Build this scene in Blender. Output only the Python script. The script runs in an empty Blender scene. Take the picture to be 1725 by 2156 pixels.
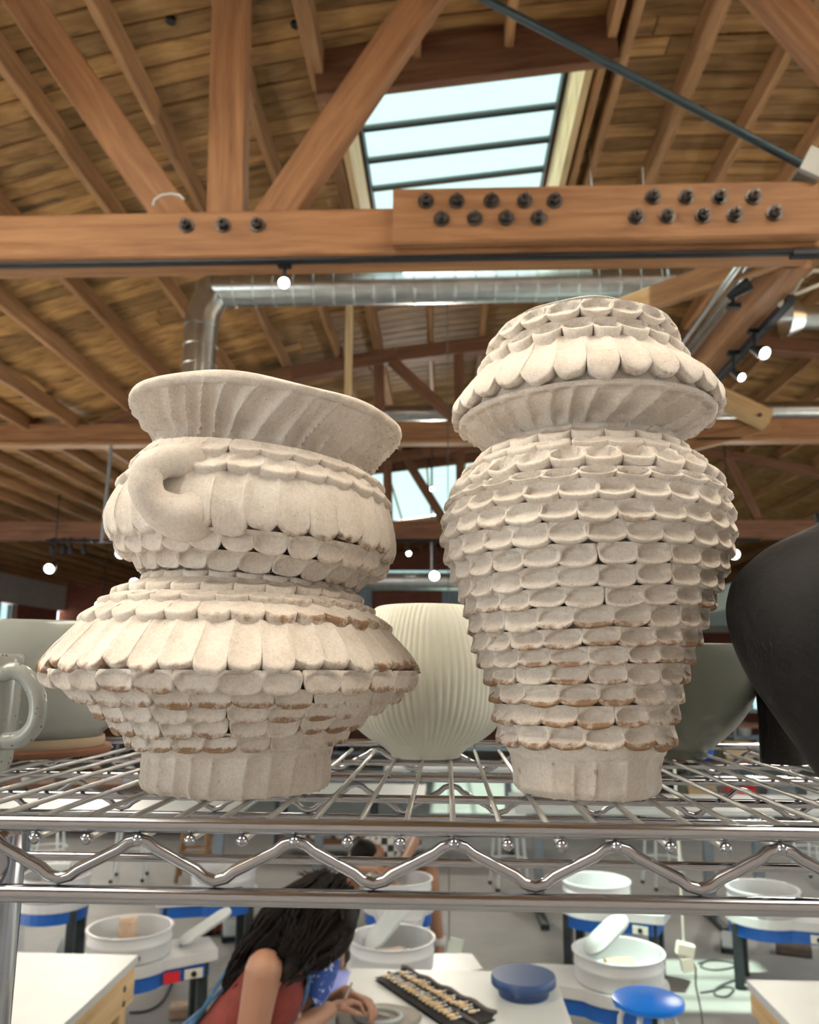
import bpy, bmesh, math, random
from mathutils import Vector, Matrix, noise
PI = math.pi
random.seed(7)
SC = bpy.context.scene
COL = SC.collection
# ---------------------------------------------------------------- camera
F = 1730.0; CX = 862.5; CY = 1078.0; CAMZ = 1.85
RM = (Matrix.Rotation(math.radians(2.6), 3, 'Z') @ Matrix.Rotation(math.radians(90 + 10.87), 3, 'X')
      @ Matrix.Rotation(math.radians(0.33), 3, 'Z'))
CAM = Vector((0, 0, CAMZ))
cd = bpy.data.cameras.new('camera'); cam = bpy.data.objects.new('camera', cd); COL.objects.link(cam)
cd.sensor_fit = 'HORIZONTAL'; cd.sensor_width = 36.0; cd.lens = 36.0 * F / 1725.0
cd.clip_start = 0.02; cd.clip_end = 200
cam.matrix_world = Matrix.Translation(CAM) @ RM.to_4x4()
cd.dof.use_dof = True; cd.dof.focus_distance = 0.51; cd.dof.aperture_fstop = 16.0
SC.camera = cam
# ---------------------------------------------------------------- world, sun, exposure
w = bpy.data.worlds.new('sky'); SC.world = w; w.use_nodes = True
bg = w.node_tree.nodes['Background']; bg.inputs[0].default_value = (0.93, 0.98, 1.0, 1); bg.inputs[1].default_value = 3.6
sd = bpy.data.lights.new('sun', 'SUN'); sd.energy = 40.0; sd.angle = math.radians(1.0); sd.color = (1.0, 0.89, 0.74)
sun = bpy.data.objects.new('sun', sd); COL.objects.link(sun)
sun.rotation_euler = Vector((0.26, 0.05, -1.0)).to_track_quat('-Z', 'Y').to_euler()
vs = SC.view_settings
SC.display_settings.display_device = 'sRGB'
vs.view_transform = 'Standard'; vs.look = 'None'; vs.gamma = 1.0; vs.use_curve_mapping = False
vs.exposure = 0.9
SC.cycles.max_bounces = 6; SC.cycles.diffuse_bounces = 3; SC.cycles.glossy_bounces = 3; SC.cycles.use_adaptive_sampling = True; SC.cycles.adaptive_threshold = 0.05; SC.cycles.adaptive_min_samples = 16; SC.cycles.transparent_max_bounces = 12; SC.cycles.sample_clamp_indirect = 6.0
SC.cycles.use_denoising = True

def ray(px, py): return RM @ Vector(((px - CX) / F, -(py - CY) / F, -1.0))
def at(px, py, Y):            # point seen at a pixel, at a chosen real distance
    d = ray(px, py); return CAM + d * (Y / d.y)
def atz(px, py, z):           # point seen at a pixel, on a level of known height
    d = ray(px, py); return CAM + d * ((z - CAMZ) / d.z)
def proj(P):
    q = RM.transposed() @ (P - CAM); return CX + F * q.x / -q.z, CY - F * q.y / -q.z
def smooth(a, b, x):
    t = min(1.0, max(0.0, (x - a) / (b - a))); return t * t * (3 - 2 * t)

# ---------------------------------------------------------------- materials
MATS = {}
def nodes(name, rough=0.6, metal=0.0, spec=0.5):
    m = bpy.data.materials.new(name); m.use_nodes = True; MATS[name] = m
    nt = m.node_tree; b = nt.nodes['Principled BSDF']
    b.inputs['Roughness'].default_value = rough; b.inputs['Metallic'].default_value = metal
    b.inputs['Specular IOR Level'].default_value = spec
    return m, nt, b
def N(nt, typ, **kw):
    n = nt.nodes.new(typ)
    for k, v in kw.items():
        if k in n.inputs: n.inputs[k].default_value = v
        else: setattr(n, k, v)
    return n
def ramp(nt, stops, fac):
    r = N(nt, 'ShaderNodeValToRGB'); e = r.color_ramp.elements
    while len(e) < len(stops): e.new(0.5)
    for el, (p, c) in zip(e, stops):
        el.position = p; el.color = (c[0], c[1], c[2], 1)
    nt.links.new(fac, r.inputs['Fac']); return r.outputs['Color']
def mix(nt, fac, a, b, mode='MIX'):
    m = N(nt, 'ShaderNodeMix'); m.data_type = 'RGBA'; m.blend_type = mode
    for s, v in (('Factor', fac), ('A', a), ('B', b)):
        sk = [i for i in m.inputs if i.name == s and i.enabled][0] if s == 'Factor' else [i for i in m.inputs if i.name == s and i.type == 'RGBA'][0]
        if hasattr(v, 'is_output'): nt.links.new(v, sk)
        elif s == 'Factor': sk.default_value = v
        else: sk.default_value = (v[0], v[1], v[2], 1)
    return [o for o in m.outputs if o.type == 'RGBA'][0]
def math_(nt, op, a, b=None, clamp=False):
    m = N(nt, 'ShaderNodeMath', operation=op); m.use_clamp = clamp
    for i, v in ((0, a), (1, b)):
        if v is None: continue
        if hasattr(v, 'is_output'): nt.links.new(v, m.inputs[i])
        else: m.inputs[i].default_value = v
    return m.outputs[0]
def coords(nt, scale=(1, 1, 1), rnd=True, kind='Object'):
    tc = N(nt, 'ShaderNodeTexCoord'); mp = N(nt, 'ShaderNodeMapping'); mp.inputs['Scale'].default_value = scale
    nt.links.new(tc.outputs[kind], mp.inputs['Vector'])
    if rnd:
        oi = N(nt, 'ShaderNodeObjectInfo'); c = N(nt, 'ShaderNodeCombineXYZ')
        k = math_(nt, 'MULTIPLY', oi.outputs['Random'], 37.0)
        for i in range(3): nt.links.new(k, c.inputs[i])
        nt.links.new(c.outputs[0], mp.inputs['Location'])
        return mp.outputs[0], oi.outputs['Random']
    return mp.outputs[0], None
def tex(nt, vec, scale, detail=4, rough=0.55, dist=0.0):
    n = N(nt, 'ShaderNodeTexNoise', Scale=scale, Detail=detail, Roughness=rough, Distortion=dist)
    nt.links.new(vec, n.inputs['Vector']); return n.outputs['Fac']
def bump(nt, b, h, strength, dist):
    n = N(nt, 'ShaderNodeBump', Strength=strength, Distance=dist)
    nt.links.new(h, n.inputs['Height']); nt.links.new(n.outputs[0], b.inputs['Normal'])
def plain(name, col, rough=0.6, metal=0.0, spec=0.5, var=0.12, scale=6.0, bmp=0.0, bscale=60):
    m, nt, b = nodes(name, rough, metal, spec)
    v, _ = coords(nt)
    n = tex(nt, v, scale, 2)
    c = ramp(nt, [(0.25, [x * (1 - var) for x in col]), (0.75, [min(1, x * (1 + var)) for x in col])], n)
    nt.links.new(c, b.inputs['Base Color'])
    if bmp: bump(nt, b, tex(nt, v, bscale), bmp, 0.002)
    return m
def wood(name, dark, mid, light, rough=0.62, stain=0.0, vary=0.25, ring=9.0):
    m, nt, b = nodes(name, rough, 0, 0.35)
    v, r = coords(nt, (0.7, ring, ring))
    g = tex(nt, v, 3.0, 4, 0.6, 0.6)
    c = ramp(nt, [(0.28, dark), (0.5, mid), (0.74, light)], g)
    v2, _ = coords(nt, (0.35, 1.4, 1.4))
    big = tex(nt, v2, 1.3, 3)
    c = mix(nt, math_(nt, 'MULTIPLY', big, 0.35), c, [x * 0.55 for x in mid])
    k = math_(nt, 'ADD', math_(nt, 'MULTIPLY', r, 2 * vary), 1.0 - vary)
    cc = N(nt, 'ShaderNodeCombineXYZ')
    for i in range(3): nt.links.new(k, cc.inputs[i])
    c = mix(nt, 1.0, c, cc.outputs[0], 'MULTIPLY')
    if stain:
        v3, _ = coords(nt, (0.5, 5, 5)); s = tex(nt, v3, 1.1, 4, 0.65)
        f = ramp(nt, [(0.60, (0, 0, 0)), (0.70, (stain,) * 3)], s)
        bw = N(nt, 'ShaderNodeRGBToBW'); nt.links.new(f, bw.inputs[0])
        c = mix(nt, bw.outputs[0], c, (0.045, 0.028, 0.02))
    nt.links.new(c, b.inputs['Base Color'])
    return m
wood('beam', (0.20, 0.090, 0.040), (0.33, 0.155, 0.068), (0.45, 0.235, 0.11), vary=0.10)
wood('rafter_wood', (0.20, 0.10, 0.042), (0.33, 0.17, 0.075), (0.46, 0.26, 0.12), vary=0.22)
wood('deck_wood', (0.17, 0.085, 0.030), (0.34, 0.185, 0.068), (0.50, 0.30, 0.125), vary=0.35, stain=0.8, ring=6)
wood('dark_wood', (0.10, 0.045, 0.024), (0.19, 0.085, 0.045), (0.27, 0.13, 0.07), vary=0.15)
wood('pale_wood', (0.42, 0.27, 0.13), (0.60, 0.42, 0.22), (0.74, 0.55, 0.32), vary=0.10)
wood('stool_wood', (0.20, 0.10, 0.05), (0.36, 0.20, 0.10), (0.46, 0.28, 0.15), vary=0.10)
plain('chrome', (0.43, 0.44, 0.48), 0.15, 1.0, var=0.05)
plain('wire_metal', (0.46, 0.46, 0.45), 0.42, 0.85, var=0.10, scale=40)
plain('galvanised', (0.60, 0.64, 0.65), 0.30, 1.0, var=0.14, scale=9)
plain('black_metal', (0.012, 0.014, 0.018), 0.5, 0.2)
plain('rod_metal', (0.035, 0.055, 0.062), 0.45, 0.5)
plain('bolt_metal', (0.10, 0.085, 0.075), 0.45, 0.8)
plain('bracket_metal', (0.25, 0.24, 0.23), 0.5, 0.6)
plain('white_plastic', (0.58, 0.59, 0.61), 0.35, var=0.05)
plain('white_top', (0.50, 0.53, 0.53), 0.4, var=0.04)
plain('blue_paint', (0.012, 0.11, 0.46), 0.35, var=0.15)
plain('stool_blue', (0.008, 0.19, 0.80), 0.28, var=0.08)
plain('navy_plastic', (0.022, 0.055, 0.16), 0.35, var=0.12)
plain('violet_plastic', (0.16, 0.20, 0.62), 0.4)
plain('leg_metal', (0.022, 0.032, 0.036), 0.5, var=0.4, scale=14)
plain('grey_metal', (0.22, 0.26, 0.30), 0.45, 0.4)
plain('white_metal', (0.70, 0.74, 0.74), 0.4)
plain('bat_grey', (0.42, 0.46, 0.47), 0.55, var=0.15)
plain('wet_clay', (0.50, 0.36, 0.26), 0.6, var=0.2, scale=20)
plain('grey_clay', (0.25, 0.23, 0.20), 0.6, var=0.18, scale=14)
plain('cable_dark', (0.06, 0.06, 0.065), 0.5)
plain('cable_pale', (0.66, 0.65, 0.56), 0.5)
plain('tag_paper', (0.70, 0.77, 0.70), 0.7)
plain('skin', (0.31, 0.155, 0.095), 0.5, var=0.10)
plain('red_knit', (0.16, 0.022, 0.015), 0.8, var=0.2, scale=30)
plain('hair_dark', (0.009, 0.006, 0.005), 0.55, spec=0.15, var=0.4, scale=30)
plain('tool_cloth', (0.016, 0.016, 0.018), 0.75, var=0.3)
plain('cloth_edge', (0.10, 0.085, 0.085), 0.8)
plain('tool_wood', (0.62, 0.46, 0.27), 0.5, var=0.25)
plain('tool_steel', (0.62, 0.62, 0.60), 0.25, 1.0)
plain('plaster', (0.46, 0.42, 0.40), 0.8, var=0.08)
plain('white_soffit', (0.72, 0.74, 0.70), 0.7, var=0.05)
plain('gable_dark', (0.20, 0.12, 0.09), 0.8)
plain('cork', (0.17, 0.07, 0.035), 0.8)
plain('red_plastic', (0.62, 0.02, 0.03), 0.4)
plain('green_plastic', (0.02, 0.20, 0.03), 0.4)
plain('dark_stone', (0.11, 0.085, 0.07), 0.8, var=0.3, scale=20)
plain('ink', (0.05, 0.07, 0.16), 0.6)
plain('shoe', (0.06, 0.055, 0.05), 0.6)
plain('sock', (0.62, 0.60, 0.58), 0.8)
def brickwork():
    m, nt, b = nodes('brick', 0.85, 0, 0.2)
    tc = N(nt, 'ShaderNodeTexCoord'); sx = N(nt, 'ShaderNodeSeparateXYZ'); cx = N(nt, 'ShaderNodeCombineXYZ')
    nt.links.new(tc.outputs['Object'], sx.inputs[0]); nt.links.new(math_(nt, 'ADD', sx.outputs[0], sx.outputs[1]), cx.inputs[0]); nt.links.new(sx.outputs[2], cx.inputs[1])
    br = N(nt, 'ShaderNodeTexBrick', Scale=1.0); nt.links.new(cx.outputs[0], br.inputs['Vector'])
    br.inputs['Brick Width'].default_value = 0.22; br.inputs['Row Height'].default_value = 0.075; br.inputs['Mortar Size'].default_value = 0.006
    br.inputs['Color1'].default_value = (0.27, 0.075, 0.045, 1); br.inputs['Color2'].default_value = (0.20, 0.06, 0.04, 1); br.inputs['Mortar'].default_value = (0.24, 0.18, 0.15, 1)
    nt.links.new(br.outputs['Color'], b.inputs['Base Color'])
brickwork()
plain('orange_print', (0.85, 0.16, 0.05), 0.6, var=0.3, scale=4)

def clay():
    m, nt, b = nodes('clay', 0.85, 0, 0.25)
    v, _ = coords(nt, rnd=False)
    n = tex(nt, v, 45, 5, 0.6)
    c = ramp(nt, [(0.25, (0.62, 0.54, 0.475)), (0.5, (0.73, 0.655, 0.59)), (0.78, (0.80, 0.74, 0.68))], n)
    c = mix(nt, 1.0, c, ramp(nt, [(0.30, (0.87, 0.86, 0.85)), (0.55, (1, 1, 1)), (0.72, (1.06, 1.06, 1.06))], tex(nt, v, 520, 3, 0.7)), 'MULTIPLY')
    # grog specks
    vo = N(nt, 'ShaderNodeTexVoronoi', Scale=260.0); nt.links.new(v, vo.inputs['Vector'])
    sp = ramp(nt, [(0.05, (1, 1, 1)), (0.13, (0, 0, 0))], vo.outputs['Distance'])
    gate = ramp(nt, [(0.56, (0, 0, 0)), (0.60, (1, 1, 1))], tex(nt, v, 150, 1))
    f = mix(nt, 1.0, sp, gate, 'MULTIPLY'); bw = N(nt, 'ShaderNodeRGBToBW'); nt.links.new(f, bw.inputs[0])
    c = mix(nt, math_(nt, 'MULTIPLY', bw.outputs[0], 0.75), c, (0.10, 0.06, 0.045))
    # iron staining on the worn lips
    at_ = N(nt, 'ShaderNodeAttribute'); at_.attribute_name = 'rust'
    q = math_(nt, 'MULTIPLY', at_.outputs['Fac'], tex(nt, v, 330, 3, 0.72))
    f2 = ramp(nt, [(0.19, (0, 0, 0)), (0.44, (1, 1, 1))], q); bw2 = N(nt, 'ShaderNodeRGBToBW'); nt.links.new(f2, bw2.inputs[0])
    c = mix(nt, math_(nt, 'MULTIPLY', bw2.outputs[0], 0.85), c, (0.26, 0.125, 0.042))
    nt.links.new(c, b.inputs['Base Color'])
    hgt = math_(nt, 'ADD', math_(nt, 'MULTIPLY', tex(nt, v, 600, 2, 0.7), 0.5), math_(nt, 'MULTIPLY', tex(nt, v, 130, 2), 1.0))
    bump(nt, b, hgt, 0.5, 0.0013)
clay()

def concrete():
    m, nt, b = nodes('concrete', 0.55, 0, 0.4)
    v, _ = coords(nt, rnd=False)
    a = tex(nt, v, 0.7, 6, 0.65); f = tex(nt, v, 7, 5, 0.6)
    c = ramp(nt, [(0.3, (0.20, 0.197, 0.19)), (0.55, (0.30, 0.297, 0.29)), (0.75, (0.38, 0.375, 0.365))], a)
    c = mix(nt, math_(nt, 'MULTIPLY', f, 0.35), c, (0.19, 0.182, 0.172))
    nt.links.new(c, b.inputs['Base Color'])
concrete()

def glaze(name, col, rough, speck=0.0, rim=None):
    m, nt, b = nodes(name, rough, 0, 0.5)
    v, _ = coords(nt, rnd=False)
    c = ramp(nt, [(0.3, [x * 0.93 for x in col]), (0.7, [min(1, x * 1.05) for x in col])], tex(nt, v, 18, 4))
    if speck:
        vo = N(nt, 'ShaderNodeTexVoronoi', Scale=190.0); nt.links.new(v, vo.inputs['Vector'])
        sp = ramp(nt, [(0.14, (1, 1, 1)), (0.30, (0, 0, 0))], vo.outputs['Distance'])
        gate = ramp(nt, [(0.52, (0, 0, 0)), (0.58, (1, 1, 1))], tex(nt, v, 90, 1))
        f = mix(nt, 1.0, sp, gate, 'MULTIPLY'); bw = N(nt, 'ShaderNodeRGBToBW'); nt.links.new(f, bw.inputs[0])
        c = mix(nt, math_(nt, 'MULTIPLY', bw.outputs[0], speck), c, (0.07, 0.055, 0.035))
    nt.links.new(c, b.inputs['Base Color'])
    return m
glaze('pale_glaze', (0.31, 0.325, 0.31), 0.10)
glaze('speckled_glaze', (0.36, 0.375, 0.36), 0.14, 0.9)
glaze('white_glaze', (0.62, 0.62, 0.54), 0.45)
glaze('sage_glaze', (0.115, 0.125, 0.10), 0.33)
plain('foot_clay', (0.33, 0.25, 0.17), 0.8)
plain('black_clay', (0.013, 0.0115, 0.012), 0.7, spec=0.3, var=0.25, scale=30, bmp=0.25, bscale=160)

def denim():
    m, nt, b = nodes('denim', 0.85)
    v, _ = coords(nt, rnd=False)
    c = ramp(nt, [(0.35, (0.022, 0.07, 0.15)), (0.55, (0.05, 0.14, 0.27)), (0.75, (0.16, 0.28, 0.42))], tex(nt, v, 28, 6, 0.7))
    nt.links.new(c, b.inputs['Base Color'])
denim()
def bandana():
    m, nt, b = nodes('bandana', 0.8)
    v, _ = coords(nt, rnd=False)
    c = ramp(nt, [(0.0, (0.02, 0.05, 0.22)), (0.60, (0.025, 0.07, 0.28)), (0.66, (0.45, 0.50, 0.70))], tex(nt, v, 70, 2))
    nt.links.new(c, b.inputs['Base Color'])
bandana()
def checks():
    m, nt, b = nodes('check_cloth', 0.8)
    v, _ = coords(nt, (1, 1, 1), False)
    ch = N(nt, 'ShaderNodeTexChecker', Scale=22.0); nt.links.new(v, ch.inputs['Vector'])
    ch.inputs['Color1'].default_value = (0.62, 0.62, 0.60, 1); ch.inputs['Color2'].default_value = (0.018, 0.018, 0.02, 1)
    nt.links.new(ch.outputs['Color'], b.inputs['Base Color'])
checks()
def pane():
    m = bpy.data.materials.new('skylight_pane'); m.use_nodes = True; MATS['skylight_pane'] = m
    nt = m.node_tree; nt.nodes.clear(); o = N(nt, 'ShaderNodeOutputMaterial')
    t = N(nt, 'ShaderNodeBsdfTransparent'); t.inputs[0].default_value = (0.335, 0.40, 0.395, 1)
    d = N(nt, 'ShaderNodeBsdfTranslucent'); d.inputs[0].default_value = (0.62, 0.74, 0.72, 1)
    x = N(nt, 'ShaderNodeMixShader', Fac=0.015)
    nt.links.new(t.outputs[0], x.inputs[1]); nt.links.new(d.outputs[0], x.inputs[2]); nt.links.new(x.outputs[0], o.inputs[0])
pane()
def clear_pane():
    m = bpy.data.materials.new('clear_pane'); m.use_nodes = True; MATS['clear_pane'] = m
    nt = m.node_tree; nt.nodes.clear(); o = N(nt, 'ShaderNodeOutputMaterial')
    t = N(nt, 'ShaderNodeBsdfTransparent'); t.inputs[0].default_value = (0.94, 0.96, 0.95, 1)
    d = N(nt, 'ShaderNodeBsdfGlossy', Roughness=0.05); x = N(nt, 'ShaderNodeMixShader', Fac=0.04)
    nt.links.new(t.outputs[0], x.inputs[1]); nt.links.new(d.outputs[0], x.inputs[2]); nt.links.new(x.outputs[0], o.inputs[0])
clear_pane()
def frosted_pane():  # diffusing glazing for the two skylights added overhead
    m = bpy.data.materials.new('frosted_pane'); m.use_nodes = True; MATS['frosted_pane'] = m
    nt = m.node_tree; nt.nodes.clear(); o = N(nt, 'ShaderNodeOutputMaterial')
    d = N(nt, 'ShaderNodeBsdfTranslucent'); d.inputs[0].default_value = (0.64, 0.64, 0.615, 1)
    nt.links.new(d.outputs[0], o.inputs[0])
frosted_pane()
def emit(name, col, s):
    m = bpy.data.materials.new(name); m.use_nodes = True; MATS[name] = m
    b = m.node_tree.nodes['Principled BSDF']; b.inputs['Base Color'].default_value = (*col, 1)
    b.inputs['Emission Color'].default_value = (*col, 1); b.inputs['Emission Strength'].default_value = s
emit('bulb', (1.0, 0.97, 0.90), 40.0)

# ---------------------------------------------------------------- mesh helpers
class MB:
    def __init__(s): s.v = []; s.f = []; s.a = []
    def add(s, vs, fs, a=None):
        o = len(s.v); s.v += [Vector(p) for p in vs]; s.f += [tuple(i + o for i in f) for f in fs]
        s.a += list(a) if a else [0.0] * len(vs); return s
    def box(s, c, size, M=None, ch=0.0):
        c = Vector(c); hx, hy, hz = [k / 2 for k in size]; M = M or Matrix.Identity(3)
        if ch <= 0:
            P = [Vector((x, y, z)) for x in (-hx, hx) for y in (-hy, hy) for z in (-hz, hz)]
            s.add([c + M @ p for p in P], [(0, 1, 3, 2), (4, 6, 7, 5), (0, 4, 5, 1), (2, 3, 7, 6), (0, 2, 6, 4), (1, 5, 7, 3)])
        else:
            P = []
            for sx in (-1, 1):
                for (y, z) in ((hy - ch, hz), (hy, hz - ch), (hy, -hz + ch), (hy - ch, -hz), (-hy + ch, -hz), (-hy, -hz + ch), (-hy, hz - ch), (-hy + ch, hz)):
                    P.append(Vector((sx * hx, y, z)))
            fs = [tuple(range(8)), tuple(range(15, 7, -1))] + [(i, i + 8, (i + 1) % 8 + 8, (i + 1) % 8) for i in range(8)]
            s.add([c + M @ p for p in P], fs)
        return s
    def tube(s, path, r, n=8, cap=True, closed=False):
        path = [Vector(p) for p in path]; m = len(path); rs = r if isinstance(r, (list, tuple)) else [r] * m
        up = None; rings = []
        for i, p in enumerate(path):
            if closed: d = path[(i + 1) % m] - path[i - 1]
            else: d = path[min(i + 1, m - 1)] - path[max(i - 1, 0)]
            d.normalize()
            if up is None: up = Vector((0, 0, 1)) if abs(d.z) < 0.9 else Vector((1, 0, 0))
            x = d.cross(up)
            if x.length < 1e-6: x = d.orthogonal()
            x.normalize(); up = x.cross(d).normalized()
            rings.append([p + (x * math.cos(2 * PI * k / n) + up * math.sin(2 * PI * k / n)) * rs[i] for k in range(n)])
        vs = [q for ring in rings for q in ring]; fs = []
        for i in range(m if closed else m - 1):
            j = (i + 1) % m
            for k in range(n): fs.append((i * n + k, i * n + (k + 1) % n, j * n + (k + 1) % n, j * n + k))
        if cap and not closed:
            fs.append(tuple(range(n - 1, -1, -1))); fs.append(tuple((m - 1) * n + k for k in range(n)))
        return s.add(vs, fs)
    def lathe(s, prof, n=32, c=(0, 0, 0), M=None, mod=None, close=False):
        c = Vector(c); M = M or Matrix.Identity(3); vs = []; fs = []; m = len(prof)
        for i, (r, z) in enumerate(prof):
            for k in range(n):
                a = 2 * PI * k / n; rr = r if mod is None else r + mod(i, a)
                vs.append(c + M @ Vector((rr * math.cos(a), rr * math.sin(a), z)))
        for i in range(m if close else m - 1):
            j = (i + 1) % m
            for k in range(n): fs.append((i * n + k, i * n + (k + 1) % n, j * n + (k + 1) % n, j * n + k))
        if not close:
            if prof[0][0] > 1e-6: fs.append(tuple(range(n - 1, -1, -1)))
            if prof[-1][0] > 1e-6: fs.append(tuple((m - 1) * n + k for k in range(n)))
        return s.add(vs, fs)
    def prism(s, pts, z0, z1, M=None, c=(0, 0, 0)):
        n = len(pts); c = Vector(c); M = M or Matrix.Identity(3)
        vs = [c + M @ Vector((x, y, z)) for z in (z0, z1) for x, y in pts]
        return s.add(vs, [tuple(range(n - 1, -1, -1)), tuple(range(n, 2 * n))] + [(i, (i + 1) % n, (i + 1) % n + n, i + n) for i in range(n)])
    def ball(s, c, r, n=12, m=8, sc=(1, 1, 1), M=None):
        prof = [(max(1e-7, r * math.sin(PI * i / m)), -r * math.cos(PI * i / m)) for i in range(m + 1)]
        MM = (M or Matrix.Identity(3)) @ Matrix.Diagonal(sc)
        return s.lathe([(p[0] if 0 < i < m else 1e-5, p[1]) for i, p in enumerate(prof)], n, c, MM)
    def mesh(s, name):
        me = bpy.data.meshes.new(name); me.from_pydata(s.v, [], s.f); 
        bm = bmesh.new(); bm.from_mesh(me); bmesh.ops.recalc_face_normals(bm, faces=bm.faces); bm.to_mesh(me); bm.free()
        return me
    def build(s, name, mat, parent=None, smooth=False, loc=None, rust=False, norecalc=False):
        if norecalc:
            me = bpy.data.meshes.new(name); me.from_pydata(s.v, [], s.f)
        else: me = s.mesh(name)
        if smooth:
            me.polygons.foreach_set('use_smooth', [True] * len(me.polygons))
            if smooth != 'all':
                bm = bmesh.new(); bm.from_mesh(me)
                for e in bm.edges:
                    if len(e.link_faces) == 2 and e.calc_face_angle(0) > 0.75: e.smooth = False
                bm.to_mesh(me); bm.free()
        if rust:
            at_ = me.attributes.new('rust', 'FLOAT', 'POINT'); at_.data.foreach_set('value', s.a)
        me.materials.append(MATS[mat])
        o = bpy.data.objects.new(name, me); COL.objects.link(o)
        if parent: o.parent = parent
        if loc is not None: o.location = loc
        return o
def empty(name, loc=(0, 0, 0), rz=0.0):
    o = bpy.data.objects.new(name, None); COL.objects.link(o); o.location = loc; o.rotation_euler = (0, 0, rz)
    o.empty_display_size = 0.05; return o
def tag(o, label=None, cat=None, group=None, kind=None):
    for k, v in (('label', label), ('category', cat), ('group', group), ('kind', kind)):
        if v: o[k] = v
    return o
def copy_tree(o, parent=None):
    c = o.copy(); COL.objects.link(c); c.parent = parent
    for ch in list(o.children): copy_tree(ch, c)
    return c
_tim = {}
def timber(name, p, q, wd, ht, mat, parent=None, up=(0, 0, 1), ch=0.006):
    """a sawn timber from p to q: length along its own x, wd across, ht along up"""
    p = Vector(p); q = Vector(q); d = q - p; L = d.length; x = d.normalized(); y = Vector(up).cross(x).normalized(); z = x.cross(y)
    key = (round(L, 3), wd, ht, mat, name)
    if key in _tim: me = _tim[key]
    else:
        me = MB().box((0, 0, 0), (L, wd, ht), None, ch).mesh(name); me.materials.append(MATS[mat]); _tim[key] = me
    o = bpy.data.objects.new(name, me); COL.objects.link(o)
    M = Matrix((x, y, z)).transposed().to_4x4(); M.translation = (p + q) / 2
    if parent:
        o.parent = parent; M.translation = M.translation - parent.location
    o.matrix_basis = M
    return o

# ================================================================ the building
def par(X): return CAMZ + 3.01 + 0.115 * X - 0.0375 * X * X
def zr(X):                                    # underside of the rafters: shallow arch, valley at X = -3.45
    return par(X) if X >= -3.45 else par(-3.45) + 0.018 * (X + 3.45)
RH = 0.14                                     # rafter depth; the boards lie on top
XL, XR, Y0, Y1 = -10.0, 8.2, -2.6, 21.0
tag(MB().box(((XL + XR) / 2, (Y0 + Y1) / 2 - 3, -0.05), (XR - XL + 6, Y1 - Y0 + 8, 0.1)).build('floor', 'concrete'), kind='structure')
SKY = [(-0.58, 0.76, 3.66, 5.65), (-1.55, 1.55, 11.15, 17.0), (6.55, 7.9, 10.4, 15.5), (-3.2, -1.2, -1.3, 1.5), (1.2, 3.2, -1.3, 1.5), (4.2, 6.6, 2.8, 6.6), (-7.0, -4.8, 2.8, 6.6)]  # last four skylights are unseen, added to let more light in
def in_sky(x, y): return any(a < x < b and c < y < d for a, b, c, d in SKY)

# roof membrane above the boards, open where the skylights are
xs = sorted(set([XL + i * (XR - XL) / 40 for i in range(41)] + [k for s in SKY for k in s[:2]]))
ys = sorted(set([Y0 + i * (Y1 - Y0) / 24 for i in range(25)] + [k for s in SKY for k in s[2:]]))
mb = MB()
for i in range(len(xs) - 1):
    for j in range(len(ys) - 1):
        a, b, c, d = xs[i], xs[i + 1], ys[j], ys[j + 1]
        if in_sky((a + b) / 2, (c + d) / 2): continue
        P = []
        for dz in (0.03, 0.07):
            P += [(x, y, zr(x) + RH + dz) for x, y in ((a, c), (b, c), (b, d), (a, d))]
        mb.add(P, [(0, 3, 2, 1), (4, 5, 6, 7), (0, 1, 5, 4), (1, 2, 6, 5), (2, 3, 7, 6), (3, 0, 4, 7)])
ceiling = mb.build('ceiling', 'deck_wood'); tag(ceiling, kind='structure')

# roof boards: each one a child of the ceiling
rb = random.Random(3)
PITCH = 0.137
y = 2.2; nb = 0
while y < 11.1:
    xa = max(XL, -0.60 * (y * 1.1 + 0.5) - 0.3); xb = min(XR, 0.50 * (y * 1.1 + 0.5) + 0.3)
    cuts = [xa]
    while cuts[-1] < xb:
        cuts.append(cuts[-1] + rb.uniform(2.2, 4.6))
    cuts[-1] = xb
    if len(cuts) > 2 and cuts[-1] - cuts[-2] < 0.8: cuts.pop(-2)
    segs = []
    for a, b in zip(cuts, cuts[1:]):
        parts = [(a, b)]
        for sa, sb, sc_, sd_ in SKY:
            if sc_ - 0.06 < y < sd_ + 0.06:
                np_ = []
                for p, q in parts:
                    if q <= sa or p >= sb: np_.append((p, q)); continue
                    if p < sa: np_.append((p, sa))
                    if q > sb: np_.append((sb, q))
                parts = np_
        segs += parts
    dz = rb.uniform(-0.004, 0.004)
    for a, b in segs:
        if b - a < 0.05: continue
        n = max(2, int((b - a) / 0.5)); cx = (a + b) / 2; cz = zr(cx) + RH
        vs_ = []; fs_ = []
        for i in range(n + 1):
            x = a + 0.003 + (b - a - 0.006) * i / n; z = zr(x) + RH + dz - cz
            hw = PITCH / 2 - 0.004
            vs_ += [(x - cx, -hw, z + 0.006), (x - cx, -hw + 0.006, z), (x - cx, hw - 0.006, z), (x - cx, hw, z + 0.006), (x - cx, hw, z + 0.03), (x - cx, -hw, z + 0.03)]
        for i in range(n):
            for k in range(6):
                fs_.append((i * 6 + k, i * 6 + (k + 1) % 6, i * 6 + 6 + (k + 1) % 6, i * 6 + 6 + k))
        fs_ += [(5, 4, 3, 2, 1, 0), tuple(n * 6 + k for k in range(6))]
        o = MB().add(vs_, fs_).build('roof_board', 'deck_wood', ceiling, loc=(cx, y, cz)); nb += 1
    y += PITCH

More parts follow.
